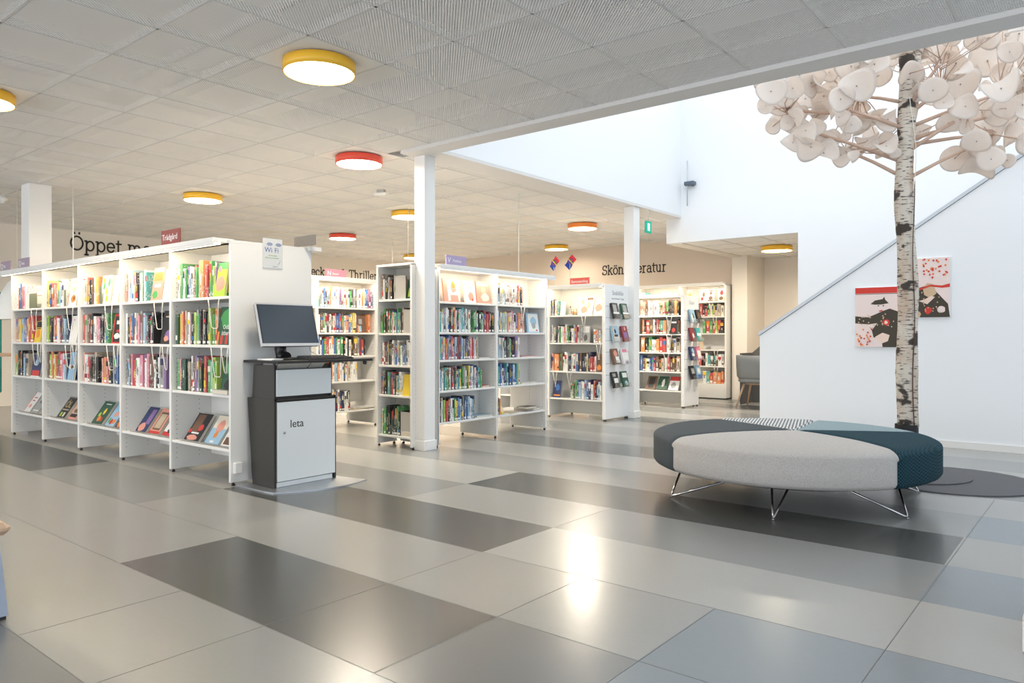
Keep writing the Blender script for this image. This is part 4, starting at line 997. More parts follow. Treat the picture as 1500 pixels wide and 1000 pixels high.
# monitor
mt = empty('computer_monitor', (-5.06, 3.44, .9655), 0, 'dark flat computer monitor with silver frame standing on the kiosk', 'monitor')
m = MB(); m.lathe([(0,0),(.105,0),(.105,.008),(.09,.016),(.0,.018)], 32); m.build('base', M['black'], mt)
m = MB()
m.tube([(0,-.02,.012),(-.055,-.02,.03),(-.075,-.02,.08),(-.05,-.02,.125),(-.01,-.02,.15)], [.05,.048,.045,.04,.034], 14); m.build('stand', M['black'], mt)
hd = empty('screen_head', (0,0,0)); hd.parent = mt; hd.location = (.055, 0, .107); hd.rotation_euler = (0, math.radians(-16), 0)
HW, HH = .262, .345
m = MB(); m.box(-.035, -HW, 0, 0, HW, HH, 0, bev=.006); m.build('casing', M['black'], hd)
m = MB(); m.box(-.006, -HW-.001, -.001, .003, HW+.001, .022); m.box(-.006,-HW-.001,HH-.010,.002,HW+.001,HH+.001); m.box(-.02,-HW-.002,0,.0015,-HW+.005,HH); m.build('silver_frame', M['silver'], hd)
m = MB(); m.box(-.004, -HW+.014, .024, .0015, HW-.014, HH-.013); m.build('screen', M['screen'], hd)
# fold the head level: its children become parts of the monitor itself
for c in list(hd.children):
    mw = Matrix.LocRotScale(hd.location, hd.rotation_euler, None); c.parent = mt; c.matrix_local = mw
bpy.data.objects.remove(hd)
# keyboard
kt = empty('keyboard', (-4.865, 3.45, .966), math.radians(3), 'black computer keyboard lying on the kiosk desktop', 'keyboard')
m = MB(); m.prism([(-.075,0),(.075,0),(.075,.010),(-.075,.026)], -.01, .44, lambda a, b, d: (a, d, b)); m.build('case', M['black'], kt)
m = MB()
for r in range(6):
    x = -.066+r*.0235+(.004 if r else 0); z = .026-(x+.075)/.15*.016
    c = 0; y = 0.0
    while y < .415:
        w = .0185
        if r == 5 and .07 < y < .18: w = .11
        if r == 5 and y <= .07: w = .023
        if not (.285 < y < .298 or .352 < y < .362): m.box(x-.009, y, z-.002, x+.009, y+w-.0025, z+.006, 0)
        y += w if not (.27 < y < .285 or .34 < y < .352) else w+.008
m.build('keys', mat('key plastic', (.035,.035,.036), .45), kt)
cb = MB(); cb.tube([(-5.03,3.62,1.07),(-5.05,3.64,1.03),(-5.02,3.68,1.0),(-4.99,3.69,.975),(-4.97,3.66,.970)], .0025, 6)
tag(cb.build('cable', M['greymetal']), 'thin cable hanging behind the computer monitor', 'cable')
cb = MB(); cb.tube([(-4.98,3.50,.975),(-4.97,3.55,.971),(-4.93,3.60,.985),(-4.90,3.62,.99)], .0025, 6); tag(cb.build('cable', M['black']), 'short black keyboard cable on the kiosk', 'cable')
for k in range(3):
    pz = .9655+.004*k; m = MB(); m.box(-.10,-.045+.003*k,0,.10,.045,.0035); tag(m.build('leaflet', M['paper'], None, (-5.0+.006*k, 3.235, pz+.0005), (0,0,.06*k-.05)), ('bottom','middle','top')[k]+' leaflet of the white stack on the kiosk corner', 'leaflet', 'leaflets on the kiosk')
m = MB(); m.box(0,0,0,.035,.07,.09,0,bev=.008); tag(m.build('power_socket', M['white'], None, (-5.249, 3.075, .09)), 'white power socket low on the bookcase end panel behind kiosk', 'socket')
# wifi poster
t = empty('wifi_poster', (-5.2485, 3.335, 1.695), PI/2, 'white Wi Fi notice in a clear sleeve on the bookcase end panel', 'poster')
m = MB(); m.box(0,-.004,0,.175,0,.235); m.build('sheet', M['paper'], t)
x = MB(); addtext(x, 'Wi', .056, .014, -.0052, .125, 0); addtext(x, 'Fi', .056, .104, -.0052, .125, 0)
for cx in (.060, .140):
    for r in (.012, .021, .030):
        for q in range(8):
            a0 = math.radians(35+q*13.75); a1 = math.radians(35+(q+1)*13.75)
            x.add([(cx+rr*math.cos(a), -.0055, .168+rr*math.sin(a)) for a, rr in ((a0,r),(a1,r),(a1,r+.005),(a0,r+.005))], [(0,1,2,3)], 0)
x.build('blue_print', M['blueink'], t)
x = MB(); addtext(x, 'Du kan låna', .016, .050, -.0052, .095, 0); addtext(x, 'lösenord av personalen', .013, .022, -.0052, .078, 0)
x.build('green_print', M['greenink'], t)
x = MB(); x.tube([(.135,-.005,.03),(.15,-.005,.045),(.16,-.005,.065)], .0015, 5); addtext(x, 'biblioteket', .010, .09, -.0052, .01, 0); x.build('small_print', M['greyink'], t)
m = MB(); m.box(-.003,-.012,-.004,.178,-.0045,-.001); m.box(-.003,-.0072,-.004,.178,-.0066,.236); m.build('sleeve', M['clear'], t)

# ------------------------------------------------------------------ slab-serif wall lettering
def arc(cx, cy, rx, ry, a0, a1, n=14): return [(cx+rx*math.cos(math.radians(a0+(a1-a0)*k/n)), cy+ry*math.sin(math.radians(a0+(a1-a0)*k/n))) for k in range(n+1)]
def sf(x, y, w=1.0): return [(x-w, y), (x+w, y)]
G = {
'o': (5.4, [arc(2.5,2.5,2.1,2.45,0,360,22)]), 'Ö': (7.6, [arc(3.6,3.5,3.1,3.5,0,360,26), [(2.3,8.3),(2.31,9.1)], [(4.9,8.3),(4.91,9.1)]]),
'ö': (5.4, [arc(2.5,2.5,2.1,2.45,0,360,22), [(1.6,6.1),(1.61,6.9)], [(3.4,6.1),(3.41,6.9)]]),
'p': (5.9, [[(1.1,-2.2),(1.1,5)], [(0.2,5),(1.1,5)], sf(1.1,-2.2,.95), arc(3.0,2.5,1.95,2.45,150,-150,20)]),
'e': (5.1, [[(.5,2.7),(4.4,2.7)]+arc(2.45,2.6,1.95,2.35,5,325,22)]),
't': (3.7, [[(1.5,6.6),(1.5,1.2)]+arc(2.5,1.1,1.0,1.0,180,290,8), [(.3,4.9),(3.2,4.9)]]),
'm': (8.8, [[(1.1,0),(1.1,5)], [(.2,5),(1.1,5)], sf(1.1,0,.9), arc(2.5,3.4,1.4,1.5,170,0,10)+[(3.9,0)], sf(4.1,0,.8), arc(5.4,3.4,1.4,1.5,170,0,10)+[(6.8,0)], sf(7.0,0,.9)]),
'n': (6.0, [[(1.1,0),(1.1,5)], [(.2,5),(1.1,5)], sf(1.1,0,.9), arc(2.75,3.2,1.55,1.75,165,0,10)+[(4.3,0)], sf(4.5,0,.9)]),
'h': (6.0, [[(1.1,0),(1.1,7.3)], [(.2,7.3),(1.1,7.3)], sf(1.1,0,.9), arc(2.75,3.2,1.55,1.75,165,0,10)+[(4.3,0)], sf(4.5,0,.9)]),
'u': (6.0, [[(.2,5),(1.1,5)], [(1.1,5),(1.1,1.9)]+arc(2.65,1.8,1.55,1.8,180,345,10), [(4.2,5),(4.2,0)], [(3.4,5),(4.2,5)], [(4.2,0),(5.1,0)]]),
'a': (5.2, [arc(2.3,3.4,1.6,1.6,150,0,10)+[(3.9,.6),(4.5,.05),(5,.1)], arc(2.3,1.5,1.75,1.45,60,330,14), [(3.0,2.9),(3.9,2.9)]]),
'D': (7.2, [[(1.3,0),(1.3,7)], [(.3,0),(3.2,0)], [(.3,7),(3.2,7)], arc(3.0,3.5,3.2,3.5,90,-90,16)]),
'c': (4.9, [arc(2.45,2.5,1.95,2.4,50,318,18), [(3.7,4.3),(3.9,3.6)]]),
'k': (5.8, [[(1.1,0),(1.1,7.3)], [(.2,7.3),(1.1,7.3)], sf(1.1,0,.9), [(1.1,2.1),(4.0,5)], sf(4.1,5,.8), [(2.3,3.2),(4.4,0)], sf(4.6,0,.8)]),
'r': (4.5, [[(1.4,0),(1.4,5)], [(.4,5),(1.4,5)], sf(1.4,0,1.1), arc(3.2,3.2,1.75,1.75,160,75,7)]),
'&': (7.0, [arc(2.9,5.4,1.4,1.6,-60,240,14)+[(5.9,.1)], arc(2.6,1.9,2.0,2.0,110,300,12)+[(5.6,3.4)], sf(5.6,3.4,.6)]),
'T': (6.6, [[(3.2,0),(3.2,7)], [(.4,5.6),(.4,7),(6,7),(6,5.6)], sf(3.2,0,1.3)]),
'i': (3.0, [[(1.4,0),(1.4,5)], [(.4,5),(1.4,5)], sf(1.4,0,1.1), [(1.4,6.3),(1.41,7.1)]]),
'l': (3.0, [[(1.4,0),(1.4,7.3)], [(.4,7.3),(1.4,7.3)], sf(1.4,0,1.1)]),
'g': (5.4, [arc(2.3,3.1,1.8,1.8,0,360,18), [(3.4,4.6),(4.9,5.0)], arc(2.4,-1.0,2.1,1.2,0,360,18), [(1.2,1.6),(.9,.8),(2.4,.2)]]),
's': (4.5, [arc(2.2,3.7,1.5,1.25,40,250,10)+arc(2.2,1.25,1.6,1.25,80,-140,10)]),
'S': (6.0, [arc(2.9,5.2,2.0,1.75,35,255,12)+arc(2.9,1.8,2.2,1.8,80,-150,12), [(4.8,6.9),(4.8,5.3)], [(.75,.1),(.75,1.8)]]),
' ': (3.2, [])}
def slab(word, size, label, origin, rz, hx=1.):
    mb = MB(); x = 0; k = size/7.; hw = .42
    for ch in word:
        adv, strokes = G[ch]
        for si, st in enumerate(strokes):
            for q in range(len(st)-1):
                a = Vector(((x+st[q][0])*k*hx, st[q][1]*k)); b = Vector(((x+st[q+1][0])*k*hx, st[q+1][1]*k)); d = (b-a)
                if d.length < 1e-6: continue
                d.normalize(); nrm = Vector((-d.y, d.x))*hw*k; e = d*hw*k*.55; a2, b2 = a-e, b+e; y0 = -.006-.00005*(q % 3); y1 = 0
                P4 = [a2-nrm, b2-nrm, b2+nrm, a2+nrm]
                mb.add([(p.x, y0, p.y) for p in P4]+[(p.x, y1, p.y) for p in P4], [(0,1,2,3),(0,4,5,1),(1,5,6,2),(2,6,7,3),(3,7,4,0)])
        x += adv
    o = mb.build('wall_lettering', M['text'], None, origin, (0,0,rz)); tag(o, label, 'lettering', 'dark wall lettering'); return x*k
slab('Öppet magasin', .235, 'dark wall lettering beginning Öppet m above the long bookcase', (-14.149, 5.21, 2.665), PI/2, .93)
slab('Deckare & Thriller', .19, 'dark wall lettering reading Deckare and Thriller behind the pink sign', (-14.149, 10.05, 2.53), PI/2, .9)
slab('Skönlitteratur', .185, 'dark wall lettering reading Skönlitteratur on the beige back wall', (-8.27, 13.199, 2.42), 0, .855)

# exit sign
t = empty('exit_sign', (-5.16, 9.38, 2.62), 0, 'green emergency exit sign hanging behind the rear column', 'exit sign')
m = MB(); m.box(-.01,0,0,.01,.17,.17,0,bev=.002); m.build('plate', M['exit'], t); m = MB()
m.add([(.0105,.05,.03),(.0105,.12,.03),(.0105,.12,.14),(.0105,.05,.14)], [(0,1,2,3)]); m.build('pictogram', M['exitw'], t); m = MB(); m.tube([(0,.085,.17),(0,.085,.33)], .004, 6); m.build('hanger', M['silver'], t)

# thin power cables dropping from the ceiling to lit bookcases
for (x, y, z, r, lb) in ((-6.0,7.55,1.87,.006,'white cable dropping from the ceiling to the purple-signed bookcase'), (-10.0,3.72,1.88,.008,'white cable dropping from the ceiling beside the rear square column'),
                         (-7.85,7.33,1.6,.004,'thin cable dropping from ceiling left of front column, before a yellow lamp'), (-10.6,9.5,1.8,.003,'thinnest cable dropping from ceiling farther left of front column')):
    m = MB(); m.tube([(x,y,z),(x,y,3.0)], r, 8); tag(m.build('hanging_cable', M['wire']), lb, 'cable', 'ceiling drop cables')
# ceiling sensor, sprinkler
t = empty('ceiling_sensor', (-7.203,6.259,2.93), .4, 'small white box sensor under the ceiling left of the front column', 'sensor')
m = MB(); m.box(-.09,-.03,0,.09,.05,.035,0,bev=.01); m.build('housing', M['white'], t); m = MB(); m.box(-.05,-.02,.035,.05,.04,.07); m.build('bracket', M['greymetal'], t)
t = empty('smoke_detector', (-11.4,3.38,2.90), 0, 'white smoke detector on the ceiling at the left picture edge', 'smoke detector')
m = MB(); m.lathe([(0,0),(.03,0),(.035,.035),(.06,.04),(.065,.1),(0,.1)], 20); m.build('body', M['white'], t)
# thin rod with a small clamp-on device, on the far well wall
t = empty('wall_sensor', (-5.04, 10.50, 3.46), 0, 'thin vertical rod with small dark device on the bright void wall', 'sensor')
m = MB(); m.tube([(0,-.03,-.33),(0,-.03,.36)], .009, 8); m.build('rod', M['silver'], t)
m = MB(); m.box(-.04,-.07,-.02,.12,.028,.04,0,bev=.01); m.lathe([(0,0),(.028,0),(.028,.05),(0,.05)], 14, (.10,-.05,-.04)); m.build('device', mat('device body', (.10,.13,.17), .4), t)

# ------------------------------------------------------------------ ottoman
OC = Vector((-1.888, 5.638)); OR = 1.0; MC = Vector((-1.90, 5.80))
def theta_for(px, near):
    best = None
    for k in range(3600):
        a = 2*PI*k/3600; p = OC+OR*Vector((math.cos(a), math.sin(a))); q = proj(p.x, p.y, .3)
        side_near = (p-OC).dot(Vector(FWD)) < 0 if near is not None else True
        if near is not None and side_near != near: continue
        e = abs(q[0]-px)
        if best is None or e < best[0]: best = (e, a)
    return best[1]
th = [theta_for(984, True), theta_for(1317, True), theta_for(1381, False), theta_for(1196, False), theta_for(1046, False)]
for i in range(1, 5):
    while th[i] < th[i-1]: th[i] += 2*PI
ot = empty('round_ottoman', (OC.x, OC.y, 0), 0, 'large round upholstered bench in five fabric segments on wire legs', 'ottoman')
BUL = [.22, -.20, 0, 0, 0]
SEG = [('seat_segment','f_light','light grey wool segment facing the viewer'),('seat_segment','f_teal','petrol blue knitted segment'),('seat_segment','f_pale','pale blue grey segment'),
       ('seat_segment','f_hound','black and white houndstooth segment'),('seat_segment','f_dark','dark grey wool segment')]
BUL = [-.22, .20, 0, 0, 0]
def wedge(a0, a1, b0, b1):
    c = MC-OC; ns = max(16, int((a1-a0)*18)); nt_ = 22; mb = MB(); L = OR*(a1-a0)
    def P(s, t):
        an = a0+(a1-a0)*s; q = Vector((math.cos(an), math.sin(an)))*OR; bb = b0*(1-s)+b1*s
        m_ = (c+q)/2; d_ = (q-c).normalized(); m_ = m_+Vector((-d_.y, d_.x))*bb
        return c.lerp(m_, t).lerp(m_.lerp(q, t), t)
    ss = [.5-.5*math.cos(PI*k/ns) for k in range(ns+1)]; tt = [math.sin(PI/2*k/nt_) for k in range(nt_+1)]
    def groove(s, t, w=.035): d = min(s, 1-s)*L*t; return max(0, 1-d/w)**2
    vs = []; rings = []
    for t in tt[1:]:
        row_ = []
        for s_ in ss:
            p = P(s_, t); dr = (1-t)*1.0; k = max(0, 1-dr/.12); z = .434-.045*(1-math.sqrt(max(0, 1-k*k)))-.016*groove(s_, t); row_.append(len(vs)); vs.append((p.x, p.y, z))
        rings.append(row_)
    for z, ins in ((.36,0),(.30,0),(.22,0),(.20,.012),(.185,.04)):
        row_ = []
        for s_ in ss:
            p = P(s_, 1); g = .014*groove(s_, 1)+ins; p = p-p.normalized()*g; row_.append(len(vs)); vs.append((p.x, p.y, z))
        rings.append(row_)
    fs = []
    for r in range(len(rings)-1):
        for k in range(ns): fs.append((rings[r][k], rings[r+1][k], rings[r+1][k+1], rings[r][k+1]))
    cc_ = len(vs); vs.append((c.x, c.y, .418))
    for k in range(ns): fs.append((cc_, rings[0][k], rings[0][k+1]))
    mb.add(vs, fs, 0, True); return mb
for i, (nm, mt_, lb) in enumerate(SEG):
    a0 = th[i]; a1 = th[(i+1) % 5]+(2*PI if i == 4 else 0)
    o = wedge(a0, a1, BUL[i], BUL[(i+1) % 5]).build(nm, M[mt_], ot); o['label'] = lb
m = MB(); m.lathe([(0,.15),(.80,.15),(.80,.183)], 48); m.lathe([(.80,.183),(0,.183)], 48); m.build('base_board', M['blackm'], ot)
legs = [((-2.45,4.83),(-1.99,4.80),(-2.43,4.95)), ((-1.65,4.63),(-1.62,4.84),(-1.715,4.79)), ((-1.0,5.19),(-1.31,4.97),(-1.08,5.30)), ((-1.10,6.10),(-1.42,5.80),(-1.2,6.05)), ((-1.85,6.58),(-1.6,6.3),(-1.9,6.4)), ((-2.72,6.02),(-2.4,5.9),(-2.6,5.85))]
for (f, a, b) in legs:
    lg = MB(); f = Vector((*f, .007)); a = Vector((*a, .185)); b = Vector((*b, .185)); o3 = Vector((OC.x, OC.y, 0))
    fa = f+(a-f).normalized()*.025; fb = f+(b-f).normalized()*.025
    lg.tube([p-o3 for p in (a, fa, f+(fa-f)*.2+(fb-f)*.2, fb, b)], .0075, 10); lg.lathe([(0,0),(.009,0),(.009,.006)], 10, (f.x-OC.x, f.y-OC.y, 0)); lg.build('leg', M['chrome'], ot)

# ------------------------------------------------------------------ the felt-leaf birch
TP = Vector((-1.995, 6.20))   # placed so the trunk stands behind the bench
d0 = 6.15; s0 = (1328-750)/FPX*d0; TP = Vector((FWD[0]*d0+RGT[0]*s0, FWD[1]*d0+RGT[1]*s0))
tr = empty('birch_tree', (TP.x, TP.y, 0), 0, 'decorative birch trunk with off-white felt leaves on a round steel base', 'tree')
d1 = 5.93; s1 = (1388-750)/FPX*d1; D1 = Vector((FWD[0]*d1+RGT[0]*s1, FWD[1]*d1+RGT[1]*s1))-TP
m = MB(); m.lathe([(0,0),(.63,0),(.63,.009),(0,.009)], 64, (D1.x, D1.y, 0), smooth=False); m.build('base_disc', M['matdisc'], tr)
m = MB(); m.lathe([(0,.009),(.43,.009),(.43,.018),(0,.018)], 64, (.04,-.02,0), smooth=False); m.build('upper_disc', M['matdisc'], tr)
m = MB(); m.lathe([(0,.018),(.088,.018),(.088,.42),(.084,.42)], 32, smooth=False); m.build('sleeve', M['blackm'], tr)
tk = MB(); pts = []; rs = []
rr = random.Random(3)
for k in range(60):
    z = .40+k*3.7/59; pts.append(Vector(RGT).to_3d()*(.012*math.sin(z*1.9)+.010*math.sin(z*4.3+1))+Vector((0,0,z))); rs.append(.084-.022*max(0, (z-.4)/3.0)+.004*math.sin(z*9)+rr.uniform(-.0015,.002))
tk.tube(pts, rs, 24); tk.tube([pts[37]+Vector((.0,-.02,0)), pts[41]+Vector((RGT[0]*.05, RGT[1]*.05, .05)), pts[54]+Vector((RGT[0]*.11, RGT[1]*.11, 0))], [.045,.04,.033], 16)
tk.build('trunk', M['birch'], tr)
wv = MB(); q = []
for k in range(40):
    z = .42+k*2.0/39; q.append(Vector((-FWD[0]*.087+RGT[0]*(.012+.008*math.sin(z*6)), -FWD[1]*.087+RGT[1]*(.012+.008*math.sin(z*6)), z)))
wv.tube(q, .004, 6); wv.build('cord', mat('brown cord', (.09,.045,.025), .7), tr)
wv = MB(); q = []
for k in range(30):
    z = 2.35+k*.75/29; q.append(Vector((-FWD[0]*.09+RGT[0]*(.0+.03*math.sin((z-2.3)*5)), -FWD[1]*.09+RGT[1]*(.03*math.sin((z-2.3)*5)), z)))
wv.tube(q, .003, 6); wv.build('cord', M['wire'], tr)
# leaf discs: image-side spread (s), height (z), depth offset, size
LEAF = [(75,400,45,25),(80,505,45,45),(110,430,80,50),(230,410,60,50),(265,340,70,40),(330,380,50,70),(220,530,50,40),(160,500,55,60),(300,470,70,60),(400,450,70,60),(490,470,60,70),(580,400,90,80),(430,320,50,40),(550,290,80,60),(680,280,80,50),
(700,340,60,50),(780,240,50,40),(300,640,60,50),(260,610,50,40),(230,710,60,40),(200,600,40,40),(290,690,50,40),(415,705,55,60),(330,730,70,50),(400,770,80,30),(495,775,55,35),(515,665,25,35),(480,570,40,50),(550,610,40,50),(620,590,40,40),
(690,590,60,40),(750,580,40,60),(640,700,60,35),(660,735,40,35),(740,700,50,30),(745,730,60,30),(790,765,25,30),(560,780,30,30),(870,330,30,70),(910,430,40,50),(930,650,55,50),(970,270,90,40),(1000,420,70,70),(1070,210,60,60),(1130,270,45,80),
(1150,390,85,80),(1300,260,90,80),(1310,130,60,50),(1230,150,50,50),(1380,100,70,40),(1470,110,60,90),(1420,210,60,60),(1470,310,75,80),(1375,415,90,70),(1085,600,55,35),(1180,510,60,70),(1060,490,50,50),(1270,540,65,70),(1350,560,60,50),(1280,640,100,40),
(1450,600,70,50),(1490,500,40,70),(1240,700,70,50),(1120,795,70,70),(1250,760,80,70),(1250,830,80,30),(1320,800,70,50),(1340,770,50,40),(1410,805,40,30),(1460,690,70,50),(1200,330,50,50),(1540,400,80,70),(1560,250,80,70),(1580,560,70,60),(1540,700,70,60),
(360,620,40,50),(190,460,50,50),(600,500,60,50),(450,400,60,50),(120,620,40,30),(1100,130,50,50),(960,190,60,40),(1380,330,60,50),(1400,520,50,60),(1180,620,40,40),(380,540,50,50)]
RL = random.Random(11)
def leafmesh(k):
    """felt disc, bent like a crisp; 0.1 m radius, normal +z, two skins"""
    mb = MB(); R_, n, rg = .1, 28, 5; bd = [.035,.05,.022,.045][k % 4]; tw = [.0,.018,-.02,.03][k % 4]; th_ = .0035
    def zf(x, y): return bd*(x*x*1.6-y*y*.5)/(R_*R_)+tw*x*y/(R_*R_)
    top = [(0,0,zf(0,0)+th_)]; bot = [(0,0,zf(0,0))]
    for r in range(1, rg+1):
        for j in range(n):
            a = 2*PI*j/n; q = R_*r/rg*(1+.05*math.sin(a*2+k)); x, y = q*math.cos(a), q*math.sin(a); top.append((x, y, zf(x, y)+th_)); bot.append((x, y, zf(x, y)))
    N = len(top); fs = []
    for j in range(n): fs.append((0, 1+j, 1+(j+1) % n)); fs.append((N, N+1+(j+1) % n, N+1+j))
    for r in range(rg-1):
        for j in range(n):
            a, b, c, d = 1+r*n+j, 1+r*n+(j+1) % n, 1+(r+1)*n+(j+1) % n, 1+(r+1)*n+j
            fs.append((a, d, c, b)[::-1] if False else (a, d, c, b)); fs.append((N+a, N+b, N+c, N+d))
    for j in range(n):
        a, b = 1+(rg-1)*n+j, 1+(rg-1)*n+(j+1) % n; fs.append((a, N+a, N+b, b))
    mb.add(top+bot, fs, 0, True)
    mb.lathe([(.004,-.006),(.004,.006)], 8, (0,0,th_), 1); mb.disc(.004, (0,0,th_+.006), 8, 1)
    return mb.mesh('leaf', [M['felt'], M['feltpin']])
LM = [leafmesh(k) for k in range(4)]
fwd3 = Vector((FWD[0], FWD[1], 0)); rgt3 = Vector((RGT[0], RGT[1], 0)); camv = Vector((0,0,CAM_H))
hubs = [(-.52,2.98,-.12),(-.42,2.72,.15),(-.78,2.86,.05),(-.95,3.05,.1),(.42,2.95,-.15),(.55,2.72,.05),(.78,2.85,.1),(.75,3.15,-.05),(.4,3.25,.2),(-.3,3.2,.2),(1.0,3.05,0),(.12,3.3,-.25)]
HUB = [rgt3*a+fwd3*c+Vector((0,0,b)) for a, b, c in hubs]
br = MB()
base3 = Vector((TP.x, TP.y, 0))
brs = []
for k, h in enumerate(HUB):
    zb = h.z-.28 if k % 3 else h.z-.12
    st_ = Vector((0,0,max(2.45, zb)))
    b = MB(); b.tube([st_, st_.lerp(h, .55)+Vector((0,0,.01)), h], [.017,.014,.011], 10); b.build('branch', M['dowel'], tr)
sticks = MB(); nl = 0; extra = MB()
def put_leaf(pos, nrm, sc, spin):
    global nl
    z = nrm.normalized(); q = z.to_track_quat('Z', 'Y'); o = bpy.data.objects.new('felt_leaf', LM[nl % 4]); COL.objects.link(o); o.parent = tr
    o.rotation_mode = 'QUATERNION'; o.rotation_quaternion = q @ Euler((0,0,spin)).to_quaternion(); o.location = pos; o.scale = sc; nl += 1
    h = min(HUB, key=lambda v: (v-pos).length); c = h+(pos-h)*.0+Vector((RL.uniform(-.03,.03), RL.uniform(-.03,.03), RL.uniform(-.04,.04)))
    mid = c.lerp(pos, .5)+Vector((RL.uniform(-.03,.03),)*3)
    sticks.tube([c, mid, pos-z*.004], .0042, 6)
for (cx, cy, rx, ry) in LEAF:
    px, py = 1100+cx/3.75, 20+cy/3.75; dd = d0+RL.uniform(-.42,.42)*(.6 if rx < 45 else 1); s = (px-750)/FPX*dd; z = CAM_H-(py-492)/FPX*dd
    P3 = fwd3*dd+rgt3*s+Vector((0,0,z)); view = (camv-P3).normalized()
    sc = max(rx, ry)/3.75*dd/FPX/.1*1.04
    ratio = min(1, max(.3, min(rx, ry)/max(rx, ry)))
    ax = Vector((0,0,1)) if rx < ry else rgt3       # tip the disc away to its drawn foreshortening
    ang = math.acos(ratio)*.75*RL.choice((-1,1)); nr = Matrix.Rotation(ang, 3, ax if rx >= ry else Vector((0,0,1))) @ (view+Vector((RL.uniform(-.25,.25), RL.uniform(-.25,.25), RL.uniform(-.3,.5))))
    put_leaf(P3-base3, nr, (sc, sc, sc), RL.uniform(0, 6.28))
for k in range(14):     # the crown's upper, hidden side, sparse
    a = RL.uniform(0, 6.28); r = RL.uniform(.3, 1.1); pos = Vector((r*math.cos(a), r*math.sin(a), RL.uniform(3.3, 3.75)))
    if k > 99-len(LEAF): break
    put_leaf(pos, Vector((RL.uniform(-1,1), RL.uniform(-1,1), RL.uniform(-1,1))), (1,1,1), 0)
lv = MB(); RM = random.Random(23)
for q_ in range(75):
    cx, cy, rx, ry = RM.choice(LEAF); cx += RM.uniform(-60,60); cy += RM.uniform(-70,10)
    dd = d0+RM.uniform(-.1,.75); px, py = 1100+cx/3.75, 20+cy/3.75; s = (px-750)/FPX*dd; z = CAM_H-(py-492)/FPX*dd
    pos = fwd3*dd+rgt3*s+Vector((0,0,z))-base3; nr = Vector((RM.uniform(-1,1), RM.uniform(-1,1), RM.uniform(-1,1))).normalized()
    Q = Matrix.Translation(pos) @ nr.to_track_quat('Z','Y').to_matrix().to_4x4() @ Matrix.Scale(RM.uniform(.7,1.0), 4)
    me = LM[q_ % 4]; lv.add([Q @ v.co for v in me.vertices], [tuple(p.vertices) for p in me.polygons], 0, True)
    h = min(HUB, key=lambda v: (v-pos).length); sticks.tube([h, h.lerp(pos,.5)+Vector((0,0,.03)), pos], .0042, 6)
o_ = lv.build('felt_leaves', M['felt'], tr); o_['kind'] = 'stuff'
sticks.build('stick', M['dowel'], tr)['kind'] = 'stuff'
tr_st = [o for o in tr.children if o.name.startswith('stick')][0]; tr_st.name = 'sticks'
print('leaves', nl)

# ------------------------------------------------------------------ pictures on the stair wall
def picture(x0, x1, z0, z1, label, art, mats):
    t = empty('picture_panel', (x0, 8.80, z0), 0, label, 'picture'); w, h = x1-x0, z1-z0
    m = MB(); m.box(0,-.025,0,w,-.001,h,0,bev=.001); m.build('panel', M['paper'], t)
    a = MB()
    for k, (pts, mi) in enumerate(art): a.add([(x*w, -.0256-.00015*k, z*h) for x, z in pts], [tuple(range(len(pts)))], mi)
    a.build('print', mats, t)
PM = [mat('picture pink', (.80,.66,.62), .5), mat('picture red', (.62,.035,.02), .5), mat('picture dark', (.045,.035,.02), .5), mat('picture tan', (.60,.42,.26), .5), mat('picture flesh', (.82,.62,.52), .5), mat('picture orange', (.80,.22,.03), .5)]
R3 = random.Random(5)
def blob(cx, cy, rx, ry, n=12, j=.15): return [(cx+rx*math.cos(2*PI*k/n)*R3.uniform(1-j,1+j), cy+ry*math.sin(2*PI*k/n)*R3.uniform(1-j,1+j)) for k in range(n)]
full = [(0,0),(1,0),(1,1),(0,1)]
art = [(full,0), ([(0,.9),(1,.9),(1,1),(0,1)],1), ([(0,.885),(1,.885),(1,.895),(0,.895)],2)]
art += [([(.35,.72),(.45,.78),(.62,.80),(.66,.84),(.68,.79),(.76,.73),(.6,.71),(.45,.71)],2), ([(0,.52),(.3,.5),(.5,.56),(.62,.60),(.78,.64),(1,.58),(1,0),(.62,0),(.6,.15),(.42,.16),(.38,.28),(.5,.40),(.3,.38),(0,.40)],2)]
art += [([(.45,.17),(.62,.24),(.78,.20),(.74,.10),(.60,.06),(.50,.12)],4), (blob(.70,.41,.08,.05),1), (blob(.70,.41,.04,.03),4)]
art += [(blob(.53,.69,.02,.01),2),(blob(.64,.69,.02,.01),2),([(.54,.61),(.62,.62),(.62,.60),(.55,.59)],1)]
for k in range(26): art.append((blob(R3.uniform(.05,.97), R3.uniform(.28,.55), .018, .012, 6), 3))
for k in range(22): art.append((blob(R3.uniform(.03,.38), R3.uniform(.03,.35), .022, .016, 6), 1 if k % 2 else 5))
picture(-2.215, -1.77, 1.03, 1.68, 'picture left of the birch trunk, dark dotted figure under a red band', art, PM)
art = [(full,0), ([(0,.72),(.12,.62),(.2,.5),(.45,.55),(.62,.45),(.95,.22),(1,.0),(.12,0),(.05,.3),(0,.42)],2), ([(.3,.5),(.42,.58),(.58,.56),(.66,.40),(.5,.32),(.34,.38)],3), ([(.2,.28),(.42,.22),(.62,.34),(.52,.36),(.34,.30)],4), (blob(.45,.12,.1,.06),1), (blob(.78,.13,.1,.06),0), (blob(.2,.05,.05,.05),3)]
art += [([(.2,.49),(.5,.55),(.8,.53),(1,.56),(1,.5),(.8,.49),(.5,.52),(.22,.46)],1), ([(0,.7),(.08,.5),(.03,.3),(.1,.02),(.13,.02),(.07,.3),(.12,.5),(.05,.7)],1), (blob(.03,.76,.05,.09),5)]
for k in range(30): art.append((blob(R3.uniform(.3,1)*.95, R3.uniform(.66,.98), .028, .018, 6), 1 if k % 3 else 5))
